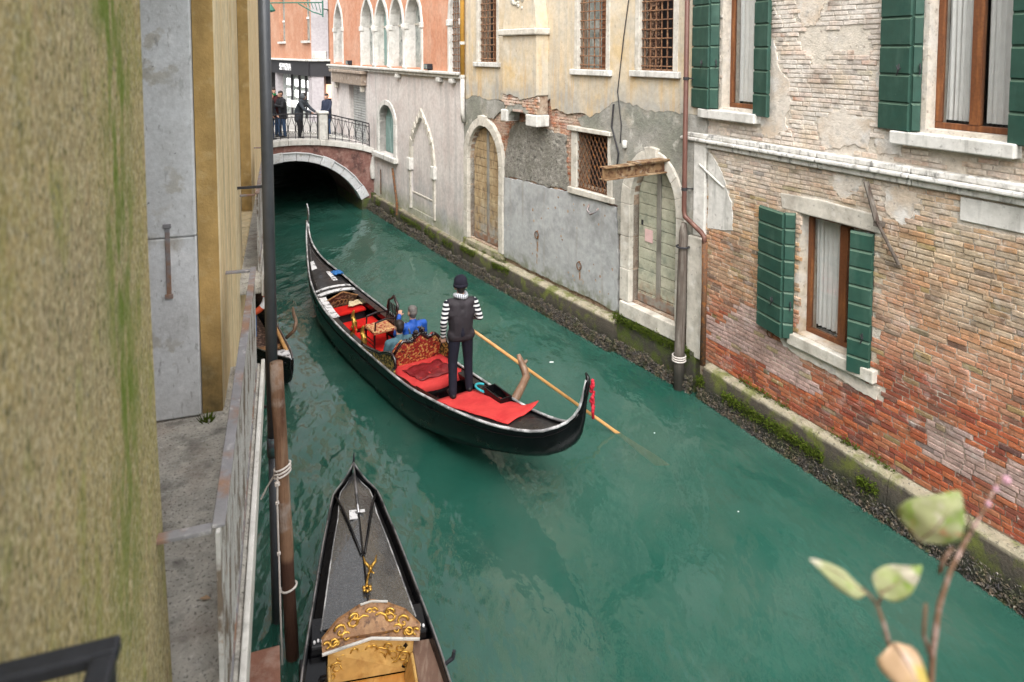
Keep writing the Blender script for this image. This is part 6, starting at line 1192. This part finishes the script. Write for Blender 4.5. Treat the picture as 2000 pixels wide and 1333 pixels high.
for sx in (-1, 1): m_.tube([(sx * .12, .115, .20), (sx * .13, .13, .45), (sx * .125, .02, .63), (sx * .12, -.12, .50), (sx * .11, -.13, .22)], .016, 6)
m_.build('bag_strap', 'backpack_grey', p1)
p2 = seated(W(GL, GZ, 3.56, 1.09, .44), GZ - R(90), 'jacket_teal', 'hair_dark', 'passenger with dark hair and denim blue jacket seated on the left', .40)
# ---- people on the bridge
def stander(loc, rz, coat, trousers, hair, label, lean=0., arms=None, bag=None, scale=1., headpitch=0., headyaw=0., hood=None, scarf=None, coat_len=.75):
    tr = trousers; S = legs_stand((-.10, -.02, 0), (.10, .08, 0), .93, tr) + torso(coat, 1.02, 1.43, .19, (0, lean), 1.12) + [((-.06, lean * .1, 1.0), (-.08, 0, coat_len), .125, .12, coat), ((.06, lean * .1, 1.0), (.08, 0, coat_len), .125, .12, coat)]
    S += [((0, lean, 1.44), (0, lean * 1.15, 1.53), .058, .055, 'skin')] + head((0, lean * 1.25 + .02, 1.625 - abs(lean) * .12), headyaw, headpitch, hair=hair)
    arms = arms or (((-.21, lean, 1.39), (-.27, lean - .02, 1.12), (-.24, lean + .12, .92)), ((.21, lean, 1.39), (.27, lean - .02, 1.12), (.24, lean + .12, .92)))
    for i, (a, b, c) in enumerate(arms): S += arm(a, b, c, coat, 1.25) + hand(c, Vector(c) - Vector(b), (-.3 if i else .3, .6, -.3), curl=.6, side=1 if i else -1)
    mats = [coat, tr, 'skin', hair, 'shoe_black']; mats = list(dict.fromkeys(mats))
    o = fuse('person', S, mats, .014, None, loc, rz); tag(o, label, 'person', 'people on the bridge'); o.scale = (scale,) * 3
    if hood: fuse('hood', [((0, lean * 1.25 + .0, 1.60 - abs(lean) * .12), (0, lean * 1.25 - .005, 1.66 - abs(lean) * .12), .105, .104, hood)], [hood], .014, o)
    if scarf: MB().lathe([(.075, -.05), (.10, -.04), (.10, .04), (.07, .05)], 14, (0, lean, 1.50)).build('scarf', scarf, o, smooth=True)
    return o
def BW(x, y, z=None): return W(BRO, BRZ, x, y, deck(x) - .12 + .005 if z is None else z)
toward = BRZ + R(180)        # local +y of the bridge points at the camera side; bodies face +y
stander(BW(3.12, -2.3), BRZ + R(14), 'coat_maroon', 'jeans', 'hair_dark', 'tall pedestrian in a maroon coat with green scarf on the bridge', 0, None, None, 1.06, scarf='scarf_green')
stander(BW(3.42, -1.3), BRZ + R(60), 'coat_black', 'jeans', 'hair_dark', 'pedestrian in black partly hidden by the grey downpipe on the bridge', 0, None, None, 1.0)
stander(BW(2.86, -1.9), BRZ - R(75), 'coat_black', 'jeans', 'hair_dark', 'dark-haired pedestrian in black holding a white paper on the bridge', .06, (((-.21, .06, 1.39), (-.26, .16, 1.15), (-.10, .36, 1.22)), ((.21, .06, 1.39), (.26, .16, 1.15), (.10, .36, 1.22))))
hp = stander(BW(2.50, -.95), BRZ + R(50), 'coat_grey', 'coat_black', 'hair_dark', 'stooping pedestrian in a grey hooded coat leaning over the bridge rail', .16, (((-.21, .16, 1.36), (-.25, .34, 1.14), (-.18, .56, 1.02)), ((.21, .16, 1.36), (.25, .34, 1.14), (.18, .56, 1.02))), None, 1.0, -.4, hood='hood_grey')
o = MB().box(-.10, .10, -.004, .004, -.14, .14).build('paper_sheet', 'white_plastic', loc=BW(2.52, -1.80, deck(3) + 1.13)); tag(o, 'white sheet of paper held by the pedestrian in black', 'paper')
stander(W(BRO, BRZ, .60, -4.2, 2.345), BRZ - R(60), 'coat_navy', 'jeans', 'hair_dark', 'pedestrian in a navy coat behind the white stone post of the bridge', 0, (((-.21, .0, 1.39), (-.30, .12, 1.18), (-.34, .30, 1.02)), ((.21, .0, 1.39), (.27, -.02, 1.12), (.24, .12, .92))))

# ================================================================== potted plant beside the camera
plant = thing('potted_plant', 'blurred twiggy plant with pale green leaves at the bottom right', 'plant', (.50, .78, 4.10))
MB().lathe([(.10, 0), (.13, .45), (.15, .85), (.165, .86), (.165, .90), (.145, .90), (.135, .84)], 18, (.03, -.05, 0)).build('pot', 'terracotta', plant, smooth=True); MB().lathe([(.001, 0), (.136, .0)], 18, (.03, -.05, .86), cap=False).build('soil', 'dark_room', plant)
def tw(pts, r0, r1): n = len(pts); MB().tube(pts, [(r0 + (r1 - r0) * i / (n - 1)) * .72 for i in range(n)], 8).build('stem', 'twig', plant, smooth=True)
root = Vector((.03, -.05, .86))
tw([root, (-0.0307, 0.0, 0.9804), (-0.0339, 0.01, 1.0563), (-0.0424, 0.02, 1.0969), (-0.0513, 0.02, 1.1201)], .006, .0028)
tw([(-0.0513, 0.02, 1.1201), (-0.0592, 0.02, 1.13), (-0.069, 0.02, 1.1399)], .0026, .0018); tw([(-0.05, 0.02, 1.1187), (-0.0453, 0.02, 1.13), (-0.0432, 0.02, 1.1399)], .0024, .0018)
tw([root, (0.0191, 0.02, 0.9729), (0.0268, 0.03, 1.051), (0.0393, 0.04, 1.1031), (0.0591, 0.05, 1.1425), (0.0852, 0.06, 1.1758), (0.1137, 0.07, 1.2099), (0.1393, 0.08, 1.2448)], .006, .0022)
tw([(0.026, 0.03, 1.0375), (0.0113, 0.025, 1.0757), (0.0092, 0.02, 1.1201)], .004, .0028)
tw([(0.0378, 0.04, 1.1436), (0.0435, 0.04, 1.1638), (0.0526, 0.04, 1.1773)], .004, .003); tw([(0.0915, 0.06, 1.1827), (0.0756, 0.05, 1.2171), (0.0556, 0.04, 1.2308)], .002, .0015)
def leaf(base, tip, width, nrm, mname, curl=.1, fold=.15, bl=.5):
    base, tip, nrm = Vector(base), Vector(tip), Vector(nrm).normalized(); d = tip - base; L = d.length; d.normalize(); sd = d.cross(nrm).normalized(); nrm = sd.cross(d); P = []
    for i in range(13):
        t_ = i / 12; w_ = width * math.sin(PI * t_ ** bl) ** .8 if 0 < t_ < 1 else .0006; r_ = []
        for j in range(-4, 5): k = j / 4; r_.append(base + d * L * t_ + sd * w_ * k + nrm * (L * curl * math.sin(PI * t_) - fold * w_ * abs(k) + .06 * L * noise.noise((t_ * 3, k * 2, L * 90))))
        P.append(r_)
    o = MB().grid(P).build('leaf', mname, plant, smooth=True, fix=False, solid=.0008); MB().tube([P[i][4] - nrm * .0004 for i in range(0, 12)], [.0015 - .0009 * i / 11 for i in range(12)], 5).build('midrib', 'twig', o); return o
leaf((0.0105, 0.04, 1.1853), (0.0456, 0.02, 1.2641), .036, (-.2, -1, .3), 'leaf_green', .12, .5)
leaf((-0.0656, 0.02, 1.1333), (-0.1406, 0.01, 1.1858), .012, (.3, -.7, .8), 'leaf_green', .08, .7, .6)
leaf((-0.0499, 0.02, 1.1333), (-0.004, 0.01, 1.1774), .021, (-.1, -1, .25), 'leaf_green', .05, .2, .55)
leaf((-0.0406, 0.0, 1.0885), (-0.0242, -0.06, 1.0556), .026, (.1, -1, .35), 'leaf_rust', .06, .7, .42)
for q_, r_ in (((0.1462, 0.08, 1.2392), .006), ((0.1296, 0.075, 1.2307), .004), ((0.1169, 0.07, 1.2134), .004)): MB().ball(q_, r_, 8).build('bud', 'bud_pink', plant, smooth=True)
# small bits of litter floating on the water
for k, (x, y, s_) in enumerate(((.75, 12.6, .04), (2.2, 10.2, .011), (2.9, 8.4, .009))): o = MB().flat([(x - s_, y - s_ * .3), (x + s_, y - s_ * .35), (x + s_ * .9, y + s_ * .4), (x - s_ * .8, y + s_ * .3)], .0, .008).build('floating_scrap', 'white_plastic'); tag(o, ('white paper scrap floating near the middle of the canal', 'tiny white speck floating on the canal below the green door', 'tiny pale speck floating near the brick house')[k], 'scrap')
